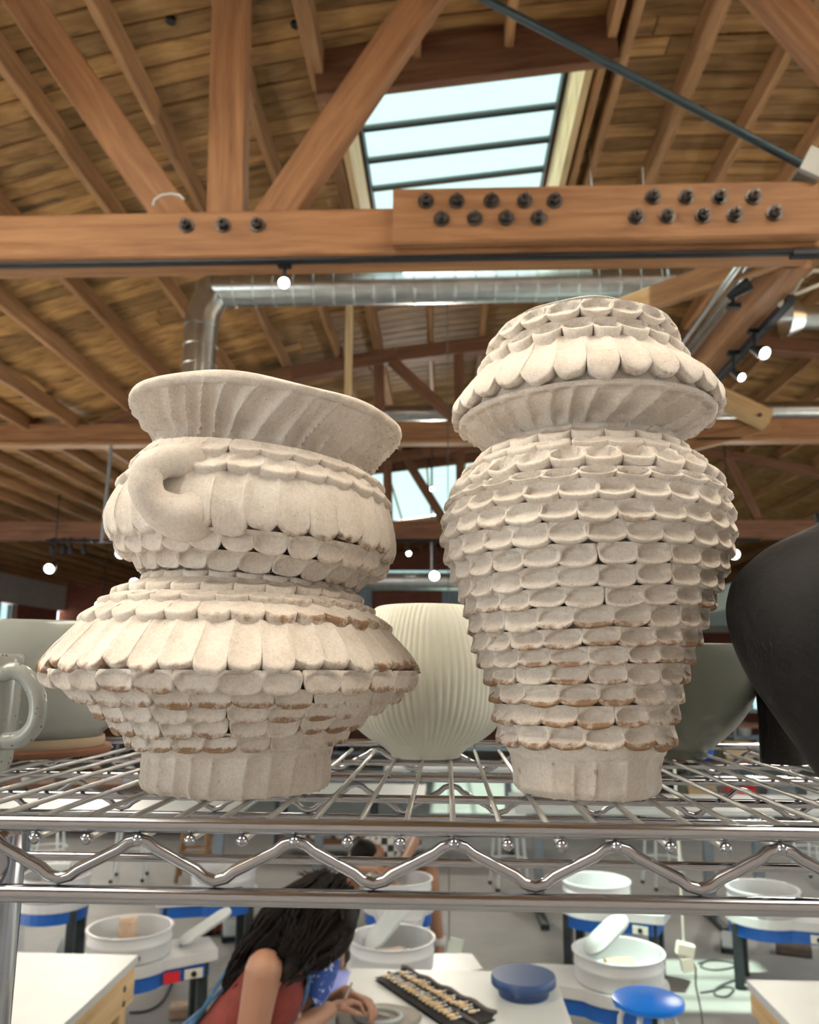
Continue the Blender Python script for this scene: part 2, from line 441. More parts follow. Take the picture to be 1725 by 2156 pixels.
# rafters running away from the camera, children of the ceiling
RX = [-2.95, -2.5, -2.0, -1.49, -1.0, -0.64, -0.14, 0.33, 0.82, 0.93, 1.31, 1.76, 2.2, 2.65, 3.1, 3.55, 4.0, 4.45, 4.9, 5.35, 5.8, 6.25]
RX = [-9.8 + 0.455 * i for i in range(15)] + RX
def rafter(X, ya, yb, wd=0.042, mat='rafter_wood'):
    z = zr(X) + RH / 2 + 0.002
    timber('rafter', (X, ya, z), (X, yb, z), wd, RH, mat, ceiling)
rj = random.Random(5)
for X in RX:
    wd = 0.075 if X in (-0.64, 1.31) else 0.045
    for ya, yb in ((1.2, 3.72), (3.72, 7.3), (7.3, 10.9), (10.9, 20.9)):
        if abs(X) > 0.62 * (yb * 1.1) + 0.6: continue
        jx = X + rj.uniform(-0.012, 0.012)
        if -0.6 < X < 0.78:
            if ya < 2: rafter(jx, ya, 3.60, wd); continue
            if ya < 4: rafter(jx, 5.70, yb, wd); continue
        if -1.6 < X < 1.6 and ya > 10: rafter(jx, 17.1, yb, wd); rafter(jx, ya, 11.1, wd); continue
        rafter(jx, ya, yb, wd)

def skylight(n, s, bars, along, hd_mat, curb=0.30, glass='skylight_pane'):
    xa, xb, ya, yb = s
    root = empty('window_%d' % n, ((xa + xb) / 2, (ya + yb) / 2, zr((xa + xb) / 2) + RH)); tag(root, kind='structure')
    L = root.location
    zt = lambda x: zr(x) + RH + curb
    t = 0.04
    # curb boards lining the shaft
    for X, nm in ((xa + t / 2, 'curb_board'), (xb - t / 2, 'curb_board')):
        timber(nm, (X, ya, zr(X) + RH / 2 + 0.12), (X, yb, zr(X) + RH / 2 + 0.12), t, RH + 0.36, 'pale_wood', root)
    for Y in (ya - 0.035, yb + 0.035):
        timber('header', (xa - 0.08, Y, zr(xa - 0.08) + 0.09), (xb + 0.08, Y, zr(xb + 0.08) + 0.09), 0.06, 0.42, hd_mat, root)  # backlit shade of the headers is put into their dark wood colour
    # glazing bars and panes
    if along == 'x':
        for i in range(bars + 1):
            Y = ya + (yb - ya) * i / bars
            timber('glazing_bar', (xa, Y, zt(xa)), (xb, Y, zt(xb)), 0.028, 0.045, 'black_metal', root, ch=0.004)
        for i in range(bars):
            c, d = ya + (yb - ya) * i / bars, ya + (yb - ya) * (i + 1) / bars
            MB().add([(x - L.x, y_ - L.y, zt(x) + dz - L.z) for dz in (0.0, 0.006) for x, y_ in ((xa, c), (xb, c), (xb, d), (xa, d))],
                     [(0, 3, 2, 1), (4, 5, 6, 7), (0, 1, 5, 4), (1, 2, 6, 5), (2, 3, 7, 6), (3, 0, 4, 7)]).build('pane', glass, root)
    else:
        for i in range(bars + 1):
            X = xa + (xb - xa) * i / bars
            timber('glazing_bar', (X, ya, zt(X)), (X, yb, zt(X)), 0.03, 0.05, 'pale_wood', root, ch=0.004)
        for i in range(bars):
            a, b = xa + (xb - xa) * i / bars, xa + (xb - xa) * (i + 1) / bars
            MB().add([(x - L.x, y_ - L.y, zt(x) + dz - L.z) for dz in (0.0, 0.006) for x, y_ in ((a, ya), (b, ya), (b, yb), (a, yb))],
                     [(0, 3, 2, 1), (4, 5, 6, 7), (0, 1, 5, 4), (1, 2, 6, 5), (2, 3, 7, 6), (3, 0, 4, 7)]).build('pane', glass, root)
    if n == 1:
        for sgn, X in ((1, xa + t + 0.012), (-1, xb - t - 0.012)):
            timber('frame_rail', (X, ya, zt(X) - 0.05), (X, yb, zt(X) - 0.05), 0.03, 0.10, 'black_metal', root)
    return root
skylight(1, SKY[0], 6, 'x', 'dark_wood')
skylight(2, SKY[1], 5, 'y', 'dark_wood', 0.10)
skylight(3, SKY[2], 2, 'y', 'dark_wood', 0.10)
skylight(4, SKY[3], 4, 'x', 'dark_wood', glass='frosted_pane')  # unseen overhead skylight added; frosted panes soften its light on the vases
for k in (4, 5, 6): skylight(10 + k, SKY[k], 4, 'x', 'dark_wood', glass='frosted_pane' if k == 4 else 'clear_pane')  # unseen skylights added: one overhead, two at the sides to light the floor

# walls
HW = 5.25
def brick_wall(name, boxes, extra=None):
    pass
wl = empty('wall_left', (XL, 9, 0)); tag(wl, kind='structure')
for (z0, z1, ya, yb, m, nm) in ((0, 1.4, Y0, Y1, 'brick', 'lower_wall'), (3.28, 3.92, Y0, Y1, 'plaster', 'concrete_band'), (3.92, HW, Y0, Y1, 'gable_dark', 'upper_wall')):
    MB().box((0, (ya + yb) / 2 - 9, (z0 + z1) / 2), (0.24 if m != 'plaster' else 0.34, yb - ya, z1 - z0)).build(nm, m, wl)
for i in range(8):                      # brick piers between the window openings
    ya = Y0 + i * 3.1
    MB().box((0, ya + 0.5 - 9 + (0.35 if i == 6 else 0), 2.34), (0.24, 1.0 if i < 6 else 2.0, 1.88)).build('brick_pier', 'brick', wl)
for i in range(7):
    ya = Y0 + i * 3.1 + 1.0; wi = empty('window_%d' % (5 + i), (XL, ya + 1.05, 1.4)); tag(wi, kind='structure')
    for k in range(4):
        MB().box((0, -1.05 + 0.26 + k * 0.525, 0.94), (0.012, 0.50, 1.84)).build('pane', 'skylight_pane' if i > 3 else 'clear_pane', wi)
    for k in range(5): MB().box((0, -1.05 + k * 0.525, 0.94), (0.05, 0.035, 1.88)).build('mullion', 'grey_metal', wi)
    if i == 6: break
wr = empty('wall_right', (XR, 9, 0)); tag(wr, kind='structure')
for (z0, z1, m, nm) in ((0, 1.0, 'brick', 'lower_wall'), (2.78, 3.3, 'plaster', 'concrete_band'), (3.3, HW, 'gable_dark', 'upper_wall')):
    MB().box((0, (Y0 + Y1) / 2 - 9, (z0 + z1) / 2), (0.24 if m != 'plaster' else 0.34, Y1 - Y0, z1 - z0)).build(nm, m, wr)
MB().box((0, 6.5, 1.89), (0.24, 10.9, 1.78)).build('brick_pier', 'brick', wr)
for i in range(4):  # unseen windows, added for side light on the floor and roof
    ya = Y0 + 0.3 + i * 3.1; wi = empty('window_%d' % (20 + i), (XR, ya + 1.35, 1.0)); tag(wi, kind='structure')
    MB().box((0, ya - 0.16 - 9, 1.89), (0.24, 0.34, 1.78)).build('brick_pier', 'brick', wr)
    for k in range(5): MB().box((0, -1.35 + 0.27 + k * 0.54, 0.89), (0.012, 0.5, 1.74)).build('pane', 'clear_pane', wi)
    for k in range(6): MB().box((0, -1.35 + k * 0.54, 0.89), (0.05, 0.035, 1.78)).build('mullion', 'grey_metal', wi)
wb = empty('wall_back', (0.3, Y0, 0)); tag(wb, kind='structure')
for (x0, x1, z0, z1) in ((XL, -6.0, 0, 3.2), (-2.4, XR, 0, 3.2), (-6.0, -2.4, 0, 1.1), (XL, XR, 3.2, HW + 0.2)):
    MB().box(((x0 + x1) / 2 - 0.3, 0, (z0 + z1) / 2), (x1 - x0, 0.2, z1 - z0)).build('wall_panel', 'plaster', wb)
wi = empty('window_30', (-4.2, Y0, 1.1)); tag(wi, kind='structure')  # unseen window added behind the camera for light from the front left
for k in range(4): MB().box((-1.35 + k * 0.9, 0, 1.05), (0.86, 0.012, 2.06)).build('pane', 'clear_pane', wi)
for k in range(5): MB().box((-1.8 + k * 0.9, 0, 1.05), (0.05, 0.06, 2.1)).build('mullion', 'grey_metal', wi)
wf = empty('wall_far', (0.3, Y1, 0)); tag(wf, kind='structure')
W = XR - XL
for (x0, x1, z0, z1, m, nm) in ((XL, XR, 3.05, HW + 0.2, 'brick', 'brick_gable'), (XL, XR, 2.80, 3.05, 'plaster', 'concrete_band'),
                                (XL, 6.0, 0, 2.80, 'brick', 'lower_wall'), (9.0, XR, 0, 2.8, 'brick', 'lower_wall'), (6.0, XR, 2.2, 2.8, 'brick', 'lintel'), (6.0, XR, 0, 0.9, 'brick', 'sill_wall')):
    if x1 <= x0: continue
    MB().box(((x0 + x1) / 2 - 0.3, 0, (z0 + z1) / 2), (x1 - x0, 0.24 if m == 'brick' else 0.3, z1 - z0)).build(nm, m, wf)
wi = empty('window_13', (7.1, Y1, 0.9)); tag(wi, kind='structure')
for k in range(3): MB().box((-0.75 + k * 0.75, 0, 0.65), (0.70, 0.012, 1.26)).build('pane', 'skylight_pane', wi)
for k in range(4): MB().box((-1.1 + k * 0.733, 0, 0.65), (0.05, 0.06, 1.3)).build('mullion', 'grey_metal', wi)
po = MB().box((0, 0, 0), (0.5, 0.01, 0.28), None).build('poster', 'orange_print'); po.location = (7.15, Y1 - 0.15, 1.35)
tag(po, 'small orange red poster hanging in the far bright window', 'poster')
for i in range(5):                      # dark doorways and cupboards against the far brick
    o = MB().box((0, 0, 0.35), (0.62, 0.05, 0.7), None, 0.01).build('wall_vent', 'grey_metal'); o.location = (-4.6 + i * 2.4, Y1 - 0.17, 3.25)
    tag(o, ['grey wall vent high on far brick wall, leftmost', 'grey wall vent high on far brick wall, second from left', 'grey wall vent high on far brick wall, middle one',
            'grey wall vent high on far brick wall, second from right', 'grey wall vent high on far brick wall, rightmost'][i], 'vent', 'wall vents')
o = MB().prism([(0, 0), (2.2, 0), (2.2, 0.30), (0, 0.42)], 0, 7.5, Matrix(((1, 0, 0), (0, 0, 1), (0, 1, 0)))).build('white_soffit_box', 'white_soffit')
o.location = (4.9, 12.6, 2.93); tag(o, 'white boxed soffit running back high on right side', 'soffit')

# ---------------------------------------------------------------- trusses
def bolt(p, parent, r=0.0255):
    L = parent.location
    M = Matrix.Rotation(PI / 2, 3, 'X')
    b = MB().lathe([(r * 1.15, 0), (r * 1.15, 0.006), (r * 0.2, 0.007)], 14, (0, 0, 0), M).lathe([(r * 0.8, 0.006), (r * 0.8, 0.026), (r * 0.6, 0.032)], 6, (0, 0, 0), M) \
        .lathe([(r * 0.38, 0.03), (r * 0.38, 0.046), (r * 0.3, 0.05)], 8, (0, 0, 0), M)
    if not hasattr(bolt, 'me'):
        bolt.me = b.mesh('bolt'); bolt.me.materials.append(MATS['bolt_metal'])
    o = bpy.data.objects.new('bolt', bolt.me); COL.objects.link(o); o.parent = parent; o.location = Vector(p) - L
    o.rotation_euler = (0, random.uniform(0, 1), 0); return o
T1, T2, T3 = 2.85, 7.25, 10.85
def curve_chord(Y, xa, xb, n, root, mat, ht=0.14, wd=0.1):
    for i in range(n):
        a = xa + (xb - xa) * i / n; b = xa + (xb - xa) * (i + 1) / n
        timber('top_chord', (a, Y, zr(a) - ht / 2), (b, Y, zr(b) - ht / 2), wd, ht, mat, root)
# near truss
zt_, zb_ = at(400, 436, T1 - 0.1).z, at(400, 536, T1 - 0.1).z
t1 = empty('roof_truss', (0, T1, zb_)); tag(t1, 'nearest roof truss, orange timber chord with rows of bolts above both vases', 'truss', 'roof trusses')
timber('bottom_chord', (-4.6, T1, (zt_ + zb_) / 2), (1.34, T1, (zt_ + zb_) / 2), 0.15, zt_ - zb_, 'beam', t1, ch=0.01)
YS = T1 - 0.1
sa, sb = at(828, 458, YS), at(1722, 448, YS)
zs0, zs1 = at(1250, 512, YS).z, at(1250, 396, YS).z
timber('splice_plate', (sa.x, YS, (zs0 + zs1) / 2), (sb.x, YS, (zs0 + zs1) / 2), 0.05, zs1 - zs0, 'beam', t1, ch=0.008)
def web(root, Y, p, q, wd, dp, mat='beam', name='web'):
    timber(name, at(p[0], p[1], Y), at(q[0], q[1], Y), wd, dp, mat, root, up=(0, -1, 0), ch=0.006)
web(t1, T1 - 0.02, (401, 510), (-100, -210), 0.142, 0.08)
web(t1, T1 - 0.02, (478, 510), (493, -200), 0.142, 0.08)
web(t1, T1 - 0.02, (546, 510), (1022, -190), 0.142, 0.08)
web(t1, T1 - 0.02, (1560, -75), (1900, 290), 0.155, 0.08)
curve_chord(T1, -0.9, 2.6, 4, t1, 'beam', 0.16, 0.14)
YB = T1 - 0.075
for px, py in ((393, 476), (470, 475), (542, 474)): bolt(at(px, py, YB), t1)
YB = YS - 0.025
for px, py in ((897, 425), (962, 425), (1035, 424), (1105, 424), (1168, 424), (930, 462), (1000, 461), (1066, 460), (1134, 460),
               (1375, 416), (1445, 416), (1515, 416), (1586, 416), (1340, 458), (1405, 456), (1480, 455), (1547, 453), (1630, 450)):
    bolt(at(px, py, YB), t1)
pa, pb = at(880, -75, T1 - 0.13), at(1700, 352, T1 - 0.13)
MB().tube([pa - t1.location, pb - t1.location], 0.016, 12).build('tie_rod', 'rod_metal', t1, True)
c = at(1708, 352, T1 - 0.12) - t1.location
MB().box(c, (0.075, 0.075, 0.12), Matrix.Rotation(0.5, 3, 'Y'), 0.01).build('rod_bracket', 'bracket_metal', t1)
MB().tube([at(x, y_, T1 - 0.12) - t1.location for x, y_ in ((322, 432), (326, 420), (340, 411), (360, 408), (378, 411), (388, 420))], 0.0045, 6).build('loop_wire', 'white_plastic', t1, True)

# lighting track under the near chord
tr = empty('light_track', (0, T1 - 0.06, zb_)); tag(tr, 'long black light track screwed under the near truss chord', 'light track')
A, B = at(-60, 546, T1 - 0.06), at(1665, 518, T1 - 0.06)
timber('track_bar', (A.x, T1 - 0.06, zb_ - 0.010), (B.x, T1 - 0.06, zb_ - 0.010), 0.03, 0.02, 'black_metal', tr)
timber('end_feed', (B.x, T1 - 0.06, zb_ - 0.016), (B.x + 0.10, T1 - 0.06, zb_ - 0.016), 0.04, 0.030, 'black_metal', tr)
def spot(p, axis, label, drop=0.10, r=0.035, L=0.09, power=4.0, on=True):
    """track head: stem, can and bulb; p is the front of the bulb"""
    p = Vector(p); ax = Vector(axis).normalized()
    base = p - ax * L
    root = empty('track_light', base); tag(root, label, 'track light', 'track lights')
    up = Vector((0, 0, 1)); M = ax.to_track_quat('Z', 'Y').to_matrix()
    MB().tube([up * drop, up * 0.0], 0.008, 8).box((0, 0, drop), (0.05, 0.028, 0.018)).build('stem', 'black_metal', root)
    MB().lathe([(r * 0.45, -0.02), (r * 0.6, 0.0), (r * 0.8, L * 0.35), (r, L * 0.9), (r, L), (r * 0.9, L), (r * 0.85, L * 0.8), (0.001, L * 0.75)], 16, (0, 0, 0), M).build('can', 'black_metal', root, True)
    if on:
        MB().ball(ax * L * 0.93, r * 0.8, 12, 8, (1, 1, 0.55), M).build('bulb', 'bulb', root, 'all')
        ld = bpy.data.lights.new('bulb_light', 'SPOT'); ld.energy = power * 6; ld.color = (1, 0.9, 0.76); ld.spot_size = 1.9; ld.spot_blend = 0.7; ld.shadow_soft_size = 0.03
        lo = bpy.data.objects.new('bulb_light', ld); COL.objects.link(lo); lo.parent = root; lo.location = ax * (L + 0.03)
        lo.rotation_euler = ax.to_track_quat('-Z', 'Y').to_euler()
    return root
p = at(598, 596, T1 - 0.08); spot(p, (0.15, -0.75, -0.65), 'lit black track light under near truss chord above left vase', 0.055, 0.024, 0.06)

# middle truss
zt2, zb2 = at(400, 890, T2 - 0.08).z, at(400, 927, T2 - 0.08).z
t2 = empty('roof_truss', (0, T2, zb2)); tag(t2, 'second roof truss whose chord passes behind the rims of both vases', 'truss', 'roof trusses')
timber('bottom_chord', (-9.7, T2, (zt2 + zb2) / 2), (7.6, T2, (zt2 + zb2) / 2), 0.16, zt2 - zb2, 'beam', t2, ch=0.006)
timber('chord_strip', (-9.7, T2 - 0.02, zb2 - 0.02), (7.6, T2 - 0.02, zb2 - 0.02), 0.14, 0.04, 'rafter_wood', t2)
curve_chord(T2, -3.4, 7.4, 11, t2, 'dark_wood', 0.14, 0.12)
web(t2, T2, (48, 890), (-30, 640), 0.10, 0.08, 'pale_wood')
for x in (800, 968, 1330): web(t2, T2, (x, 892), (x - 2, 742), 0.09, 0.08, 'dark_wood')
web(t2, T2, (965, 890), (820, 755), 0.10, 0.06, 'dark_wood')
web(t2, T2, (975, 890), (1120, 745), 0.10, 0.06, 'dark_wood')
web(t2, T2 - 0.06, (1395, 952), (1640, 892), 0.11, 0.06, 'rafter_wood', 'brace')
# far truss
zt3, zb3 = at(900, 1098, T3).z, at(900, 1136, T3).z
t3 = empty('roof_truss', (0, T3, zb3)); tag(t3, 'farthest roof truss silhouetted against the far skylight', 'truss', 'roof trusses')
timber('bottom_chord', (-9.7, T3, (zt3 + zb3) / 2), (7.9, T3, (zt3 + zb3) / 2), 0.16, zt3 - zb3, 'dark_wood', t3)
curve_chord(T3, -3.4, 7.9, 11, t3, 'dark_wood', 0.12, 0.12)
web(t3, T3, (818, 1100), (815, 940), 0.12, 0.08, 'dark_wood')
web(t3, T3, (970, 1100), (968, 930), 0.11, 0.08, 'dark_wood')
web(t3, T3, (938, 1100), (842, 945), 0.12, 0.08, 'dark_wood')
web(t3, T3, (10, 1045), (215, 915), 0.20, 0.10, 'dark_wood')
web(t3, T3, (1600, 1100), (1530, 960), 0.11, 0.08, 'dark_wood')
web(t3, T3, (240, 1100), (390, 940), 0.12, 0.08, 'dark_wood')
tr3 = timber('light_track', (at(100, 1148, T3).x, T3 - 0.03, zb3 - 0.02), (at(1600, 1148, T3).x, T3 - 0.03, zb3 - 0.02), 0.04, 0.035, 'black_metal')
tag(tr3, 'far black light track under the farthest truss chord', 'light track')

# girder running back on the right, with its own track and strut channel
zg = zb_ + 0.165
gx = atz(1525, 744, zg - 0.165).x
g = empty('girder', (gx, 5.4, zg - 0.2)); tag(g, 'orange timber girder running back along right side below trusses', 'beam')
timber('girder_beam', (gx, T1 + 0.08, zg - 0.085), (gx, 7.15, zg - 0.085), 0.10, 0.16, 'beam', g)
timber('packing_board', (gx + 0.10, T1 + 0.08, zg - 0.06), (gx + 0.10, 7.15, zg - 0.06), 0.04, 0.09, 'rafter_wood', g)
st = empty('strut_channel', (gx - 0.16, 5.4, zg - 0.09)); tag(st, 'grey metal strut channel running beside the right girder', 'channel')
for dx in (-0.055, 0.0, 0.045): timber('rail', (gx - 0.125 + dx, T1 + 0.1, zg - 0.08 + dx * 0.3), (gx - 0.125 + dx, 7.1, zg - 0.08 + dx * 0.3), 0.021, 0.024, 'galvanised', st)
gt = timber('light_track', (gx + 0.06, 3.15, zg - 0.186), (gx + 0.06, 6.9, zg - 0.186), 0.036, 0.04, 'black_metal'); tag(gt, 'black light track along underside of right girder', 'light track')
spot(at(1612, 744, 3.42), (0.35, -0.75, -0.55), 'brightest lit track light hanging from right girder', 0.085, 0.030, 0.066)
spot(at(1563, 795, 3.66), (0.35, -0.7, -0.65), 'smaller lit track light farther back on right girder', 0.10, 0.022, 0.055)
spot(at(1580, 596, 3.06), (0.7, -0.5, 0.35), 'unlit black track light tipped up beside strut channel', -0.05, 0.028, 0.075, on=False)
cb = MB()
for k, pts in enumerate((((1640, 642), (1665, 625), (1690, 585), (1712, 570), (1760, 570)), ((1640, 645), (1668, 622), (1695, 612), (1725, 600), (1770, 590)))):
    cb.tube([at(x, y_, 3.2 - 0.03 * i) for i, (x, y_) in enumerate(pts)], 0.0075, 8)
tag(cb.build('conduit', 'cable_pale', None, True), 'pair of pale grey conduits bending off right girder', 'conduit')
tb = timber('cross_brace', at(1300, 655, 4.1), at(1650, 530, 2.94), 0.055, 0.11, 'rafter_wood'); tag(tb, 'flat timber brace slanting behind top of tall vase', 'brace')
hb = empty('bolted_block', at(1565, 862, 7.09)); tag(hb, 'pale timber block with two bolt holes beside tall vase collar', 'timber block')
p, q = at(1512, 836, 7.09), at(1618, 885, 7.09); timber('block', p, q, 0.16, 0.13, 'pale_wood', hb, up=(0, -1, 0.3))
for px, py in ((1524, 834), (1600, 874)):
    MB().lathe([(0.019, 0), (0.019, 0.01), (0.004, 0.012)], 10, at(px, py, 7.0) - hb.location, Matrix.Rotation(PI / 2, 3, 'X')).build('bolt_head', 'bolt_metal', hb)
hs = timber('hanger_strip', at(737, 545, 5.75), at(733, 850, 5.75), 0.05, 0.05, 'pale_wood', up=(0, -1, 0)); tag(hs, 'slim upright timber strip hanging behind the near duct', 'timber strip')
rd = MB().tube([at(236, 922, 7.2), at(214, 1142, 7.2)], 0.014, 8).box(at(238, 928, 7.2), (0.16, 0.05, 0.04)).build('hanger_rod', 'grey_metal', None, True); tag(rd, 'thin grey metal rod hanging from second truss at left', 'rod')
rd = MB().tube([at(1241, 285, 4.5), at(1247, 400, 4.5)], 0.005, 6).ball(at(1241, 287, 4.5), 0.012).build('hanger_wire', 'galvanised', None, True); tag(rd, 'short wire hanging beside right edge of skylight', 'wire')
for (px, py, lab) in ((168, 111, 'black plug hole in roof boards, leftmost one'), (361, 34, 'black plug hole in roof boards between rafter and post'), (622, 49, 'black plug hole in roof boards right of post')):
    d = ray(px, py); s_ = 2.0
    for _ in range(60):
        P = CAM + d * s_
        if P.z < zr(P.x) + RH: s_ += 0.05
    P = CAM + d * s_
    P.z = zr(P.x) + RH - 0.005
    o = MB().lathe([(0.0225, -0.01), (0.0225, 0.006), (0.001, 0.006)], 12, (0, 0, 0)).build('roof_plug', 'black_metal'); o.location = P; tag(o, lab, 'plug', 'roof plugs')

# ---------------------------------------------------------------- ducts
def duct_pipe(mb, p, q, r, seam=0.125, n=28):
    p = Vector(p); q = Vector(q); d = q - p; L = d.length; M = d.normalized().to_track_quat('Z', 'Y').to_matrix()
    prof = [(r, 0)]; k = 1
    while k * seam < L - 0.02:
        z = k * seam; prof += [(r, z - 0.006), (r + 0.004, z - 0.003), (r + 0.004, z + 0.003), (r, z + 0.006)]; k += 1
    prof += [(r, L)]
    mb.lathe(prof, n, p, M)
YD = 4.75
cA, cB = at(455, 612, YD), at(1395, 588, YD); cB.z = cA.z + 0.005
r1 = 0.103
dn = empty('duct', (cA.x, YD, cA.z)); tag(dn, 'near spiral metal duct with elbow dropping behind the left vase', 'duct', 'metal ducts'); L = dn.location
m = MB(); duct_pipe(m, cA - L, cB - L, r1); m.build('pipe', 'galvanised', dn, True)
cC = at(424, 690, YD); cD = Vector((cC.x, YD, at(420, 1000, YD).z))
m = MB(); duct_pipe(m, cC - L, cD - L, r1 * 0.98); m.build('drop_pipe', 'galvanised', dn, True)
pts = [Vector((cC.x, YD, cC.z)), Vector((cC.x + 0.005, YD, cC.z + 0.09)), Vector((cC.x + 0.055, YD, cA.z - 0.045)), Vector((cA.x - 0.035, YD, cA.z - 0.004)), cA]
MB().tube([p_ - L for p_ in pts], r1 * 1.03, 24).build('elbow', 'galvanised', dn, True)
m = MB(); e = cB - L; xd = Vector((1, 0, 0)); M = xd.to_track_quat('Z', 'Y').to_matrix()
m.lathe([(r1, 0), (r1 * 1.1, 0.01), (r1 * 1.1, 0.06), (r1, 0.07), (r1, 0.1)], 24, e, M)
m.build('collar', 'galvanised', dn, True)
m = MB(); p0 = cB - L + Vector((0.1, 0, 0)); pts = [p0 + Vector((0.05 * k, -0.01 * k, 0.018 * k)) for k in range(9)]
m.tube(pts, [r1 * (0.92 + 0.05 * (k % 2)) for k in range(9)], 20); m.build('flexible_end', 'galvanised', dn, True)
def simple_duct(p, q, r, label, seam=0.3):
    o = empty('duct', p); tag(o, label, 'duct', 'metal ducts'); m = MB(); duct_pipe(m, (0, 0, 0), Vector(q) - Vector(p), r, seam, 20); m.build('pipe', 'galvanised', o, True)
    q_ = Vector(q) - Vector(p); M = q_.normalized().to_track_quat('Z', 'Y').to_matrix()
    MB().lathe([(r * 1.06, -0.03), (r * 1.06, 0.03), (r, 0.03), (r, -0.03)], 20, q_ * 0.42, M, close=True).build('band', 'galvanised', o, True)
    for k in (0.2, 0.7):
        h_ = q_ * k; top = zr(p[0] + h_.x) - p[2] - h_.z
        MB().tube([h_ + Vector((0, 0, r)), h_ + Vector((0, 0, top))], 0.012, 6).build('hanger', 'galvanised', o)
    return o
P = at(560, 872, 7.7); Q = at(1800, 846, 7.7); Q.z = P.z; simple_duct(P, Q, 0.078, 'slim metal duct just above the second truss chord', 0.2)
P = at(560, 1222, 11.06); Q = at(1060, 1214, 11.06); Q.z = P.z; simple_duct(P, Q, 0.135, 'fat far metal duct between the two scaled vases', 0.5)
o = simple_duct(at(300, 1225, 15.0), at(372, 1222, 15.0), 0.24, 'short far metal duct stub left of scaled vase waist', 0.5)
dr = empty('duct', at(1690, 668, 5.6)); tag(dr, 'metal duct mouth entering at right edge below girder', 'duct', 'metal ducts')
m = MB(); duct_pipe(m, (-0.02, 0, 0), (0.6, 0, 0.0), 0.085); m.build('pipe', 'galvanised', dr, True)
MB().lathe([(0.085, 0), (0.14, -0.10), (0.145, -0.10), (0.095, 0.01)], 20, (-0.02, 0, 0), Matrix.Rotation(PI / 2, 3, 'Y'), close=True).build('flange', 'galvanised', dr, True)

# far lamps
FL = [(103, 1198, 10.4, 'lit far spotlight at far left edge, biggest glow'), (253, 1166, 10.6, 'lit far spotlight just left of small vase shoulder'), (283, 1228, 13.0, 'lit far spotlight beside small vase waist'),
      (210, 1276, 13.6, 'lowest lit far spotlight above pale bowl'), (1548, 1168, 10.6, 'lit far spotlight between tall vase and black vase'), (915, 1213, 10.78, 'lit far spotlight between the vases in front of fat duct'),
      (910, 1030, 10.6, 'small lit spotlight in front of far skylight')]
for px, py, Y, lab in FL:
    p = at(px, py, Y); spot(p, (0.0, -0.85, -0.45), lab, (zb3 - 0.09 if (px, py) == (915, 1213) else zr(p.x) + RH - 0.02) - p.z + 0.04, (0.03 if py == 1030 else 0.072) * Y / 10.5, 0.13, 16.0)
spot(at(861, 1166, T3 - 0.1), (0.1, -0.8, -0.5), 'tiny dim track light hanging under far truss chord', 0.12, 0.035, 0.09, 0.5)
for i, px in enumerate((112, 135, 150, 178)):
    spot(at(px, 1165, T3 - 0.1), (0.1, 0.2, -0.9), ['unlit far track head, leftmost of four', 'unlit far track head, second of four', 'unlit far track head, third of four', 'unlit far track head, rightmost of four'][i], 0.1, 0.04, 0.1, on=False)

# ================================================================ wire shelf
ZS = CAMZ - 0.0797                      # top of the shelf wires
YF = 0.415; YR = 0.880                  # front and rear rails
ZRAIL = CAMZ - 0.0747; RR = 0.0037; RW = 0.0017
xl, xr = at(-30, 1745, YF).x - 0.42, at(1725, 1745, YF).x + 0.42
shelf = empty('wire_shelf', ((xl + xr) / 2, (YF + YR) / 2, 0)); tag(shelf, 'chrome wire shelving unit top shelf holding all the pots', 'shelf'); L = shelf.location
def rail(y, z, r, name='rail'): MB().tube([Vector((xl - 0.02, y, z)) - L, Vector((xr, y, z)) - L], r, 16).build(name, 'chrome', shelf, True)
def truss_wire(y, z0, z1, x0, per, r):
    pts = []; n = int((xr - xl) / per) + 3; s = x0 - per * (int((x0 - xl) / per) + 1)
    zz0, zz1 = z0 + r, z1 - r
    for i in range(n):
        for ph, (za, zb) in ((0, (zz1, 1)), (0.5, (zz0, -1))):
            c = s + per * (i + ph)
            for k in (-0.12, -0.07, 0, 0.07, 0.12):
                z = za - zb * (abs(k) / 0.5) * (zz1 - zz0) * (1.0 if abs(k) > 0.1 else 0.55 if abs(k) > 0 else 0.0)
                pts.append(Vector((c + k * per, y, z)) - L)
    pts = [p for p in pts if xl < p.x + L.x < xr]
    MB().tube(pts, r, 12).build('truss_wire', 'chrome', shelf, True)
zb1 = CAMZ - 0.1068
rail(YF, ZRAIL, RR); rail(YF, zb1, 0.0042)
ap = at(956, 1775, YF).x
truss_wire(YF, zb1 + 0.0042, ZRAIL - RR, ap, 0.0762, 0.0029)
rail(YR, ZRAIL, RR); rail(YR, zb1, 0.004); truss_wire(YR, zb1 + 0.004, ZRAIL - RR, ap, 0.0762, 0.0027)
ZU = ZS - 2 * RW - 0.0027
for y in (0.80, 0.688, 0.581): rail(y, ZU, 0.0027, 'cross_bar')
rail(0.688, ZU - 0.030, 0.0027, 'cross_bar'); truss_wire(0.688, ZU - 0.0275, ZU - 0.0027, ap, 0.0762, 0.0022)
rail(0.545, ZU - 0.032, 0.0027, 'cross_bar')
wm = MB().tube([(0, YF - 0.0005 - L.y, 0), (0, YF + 0.02 - L.y, 0), (0, 0.64 - L.y, 0), (0, YR - L.y, 0)], RW, 8).mesh('wire')
wm.materials.append(MATS['wire_metal']); wm.polygons.foreach_set('use_smooth', [True] * len(wm.polygons))
tipm = MB().ball((0, YF - 0.002 - L.y, 0.0002), 0.0029, 10, 6).mesh('wire_tip'); tipm.materials.append(MATS['chrome']); tipm.polygons.foreach_set('use_smooth', [True] * len(tipm.polygons))
i = -40
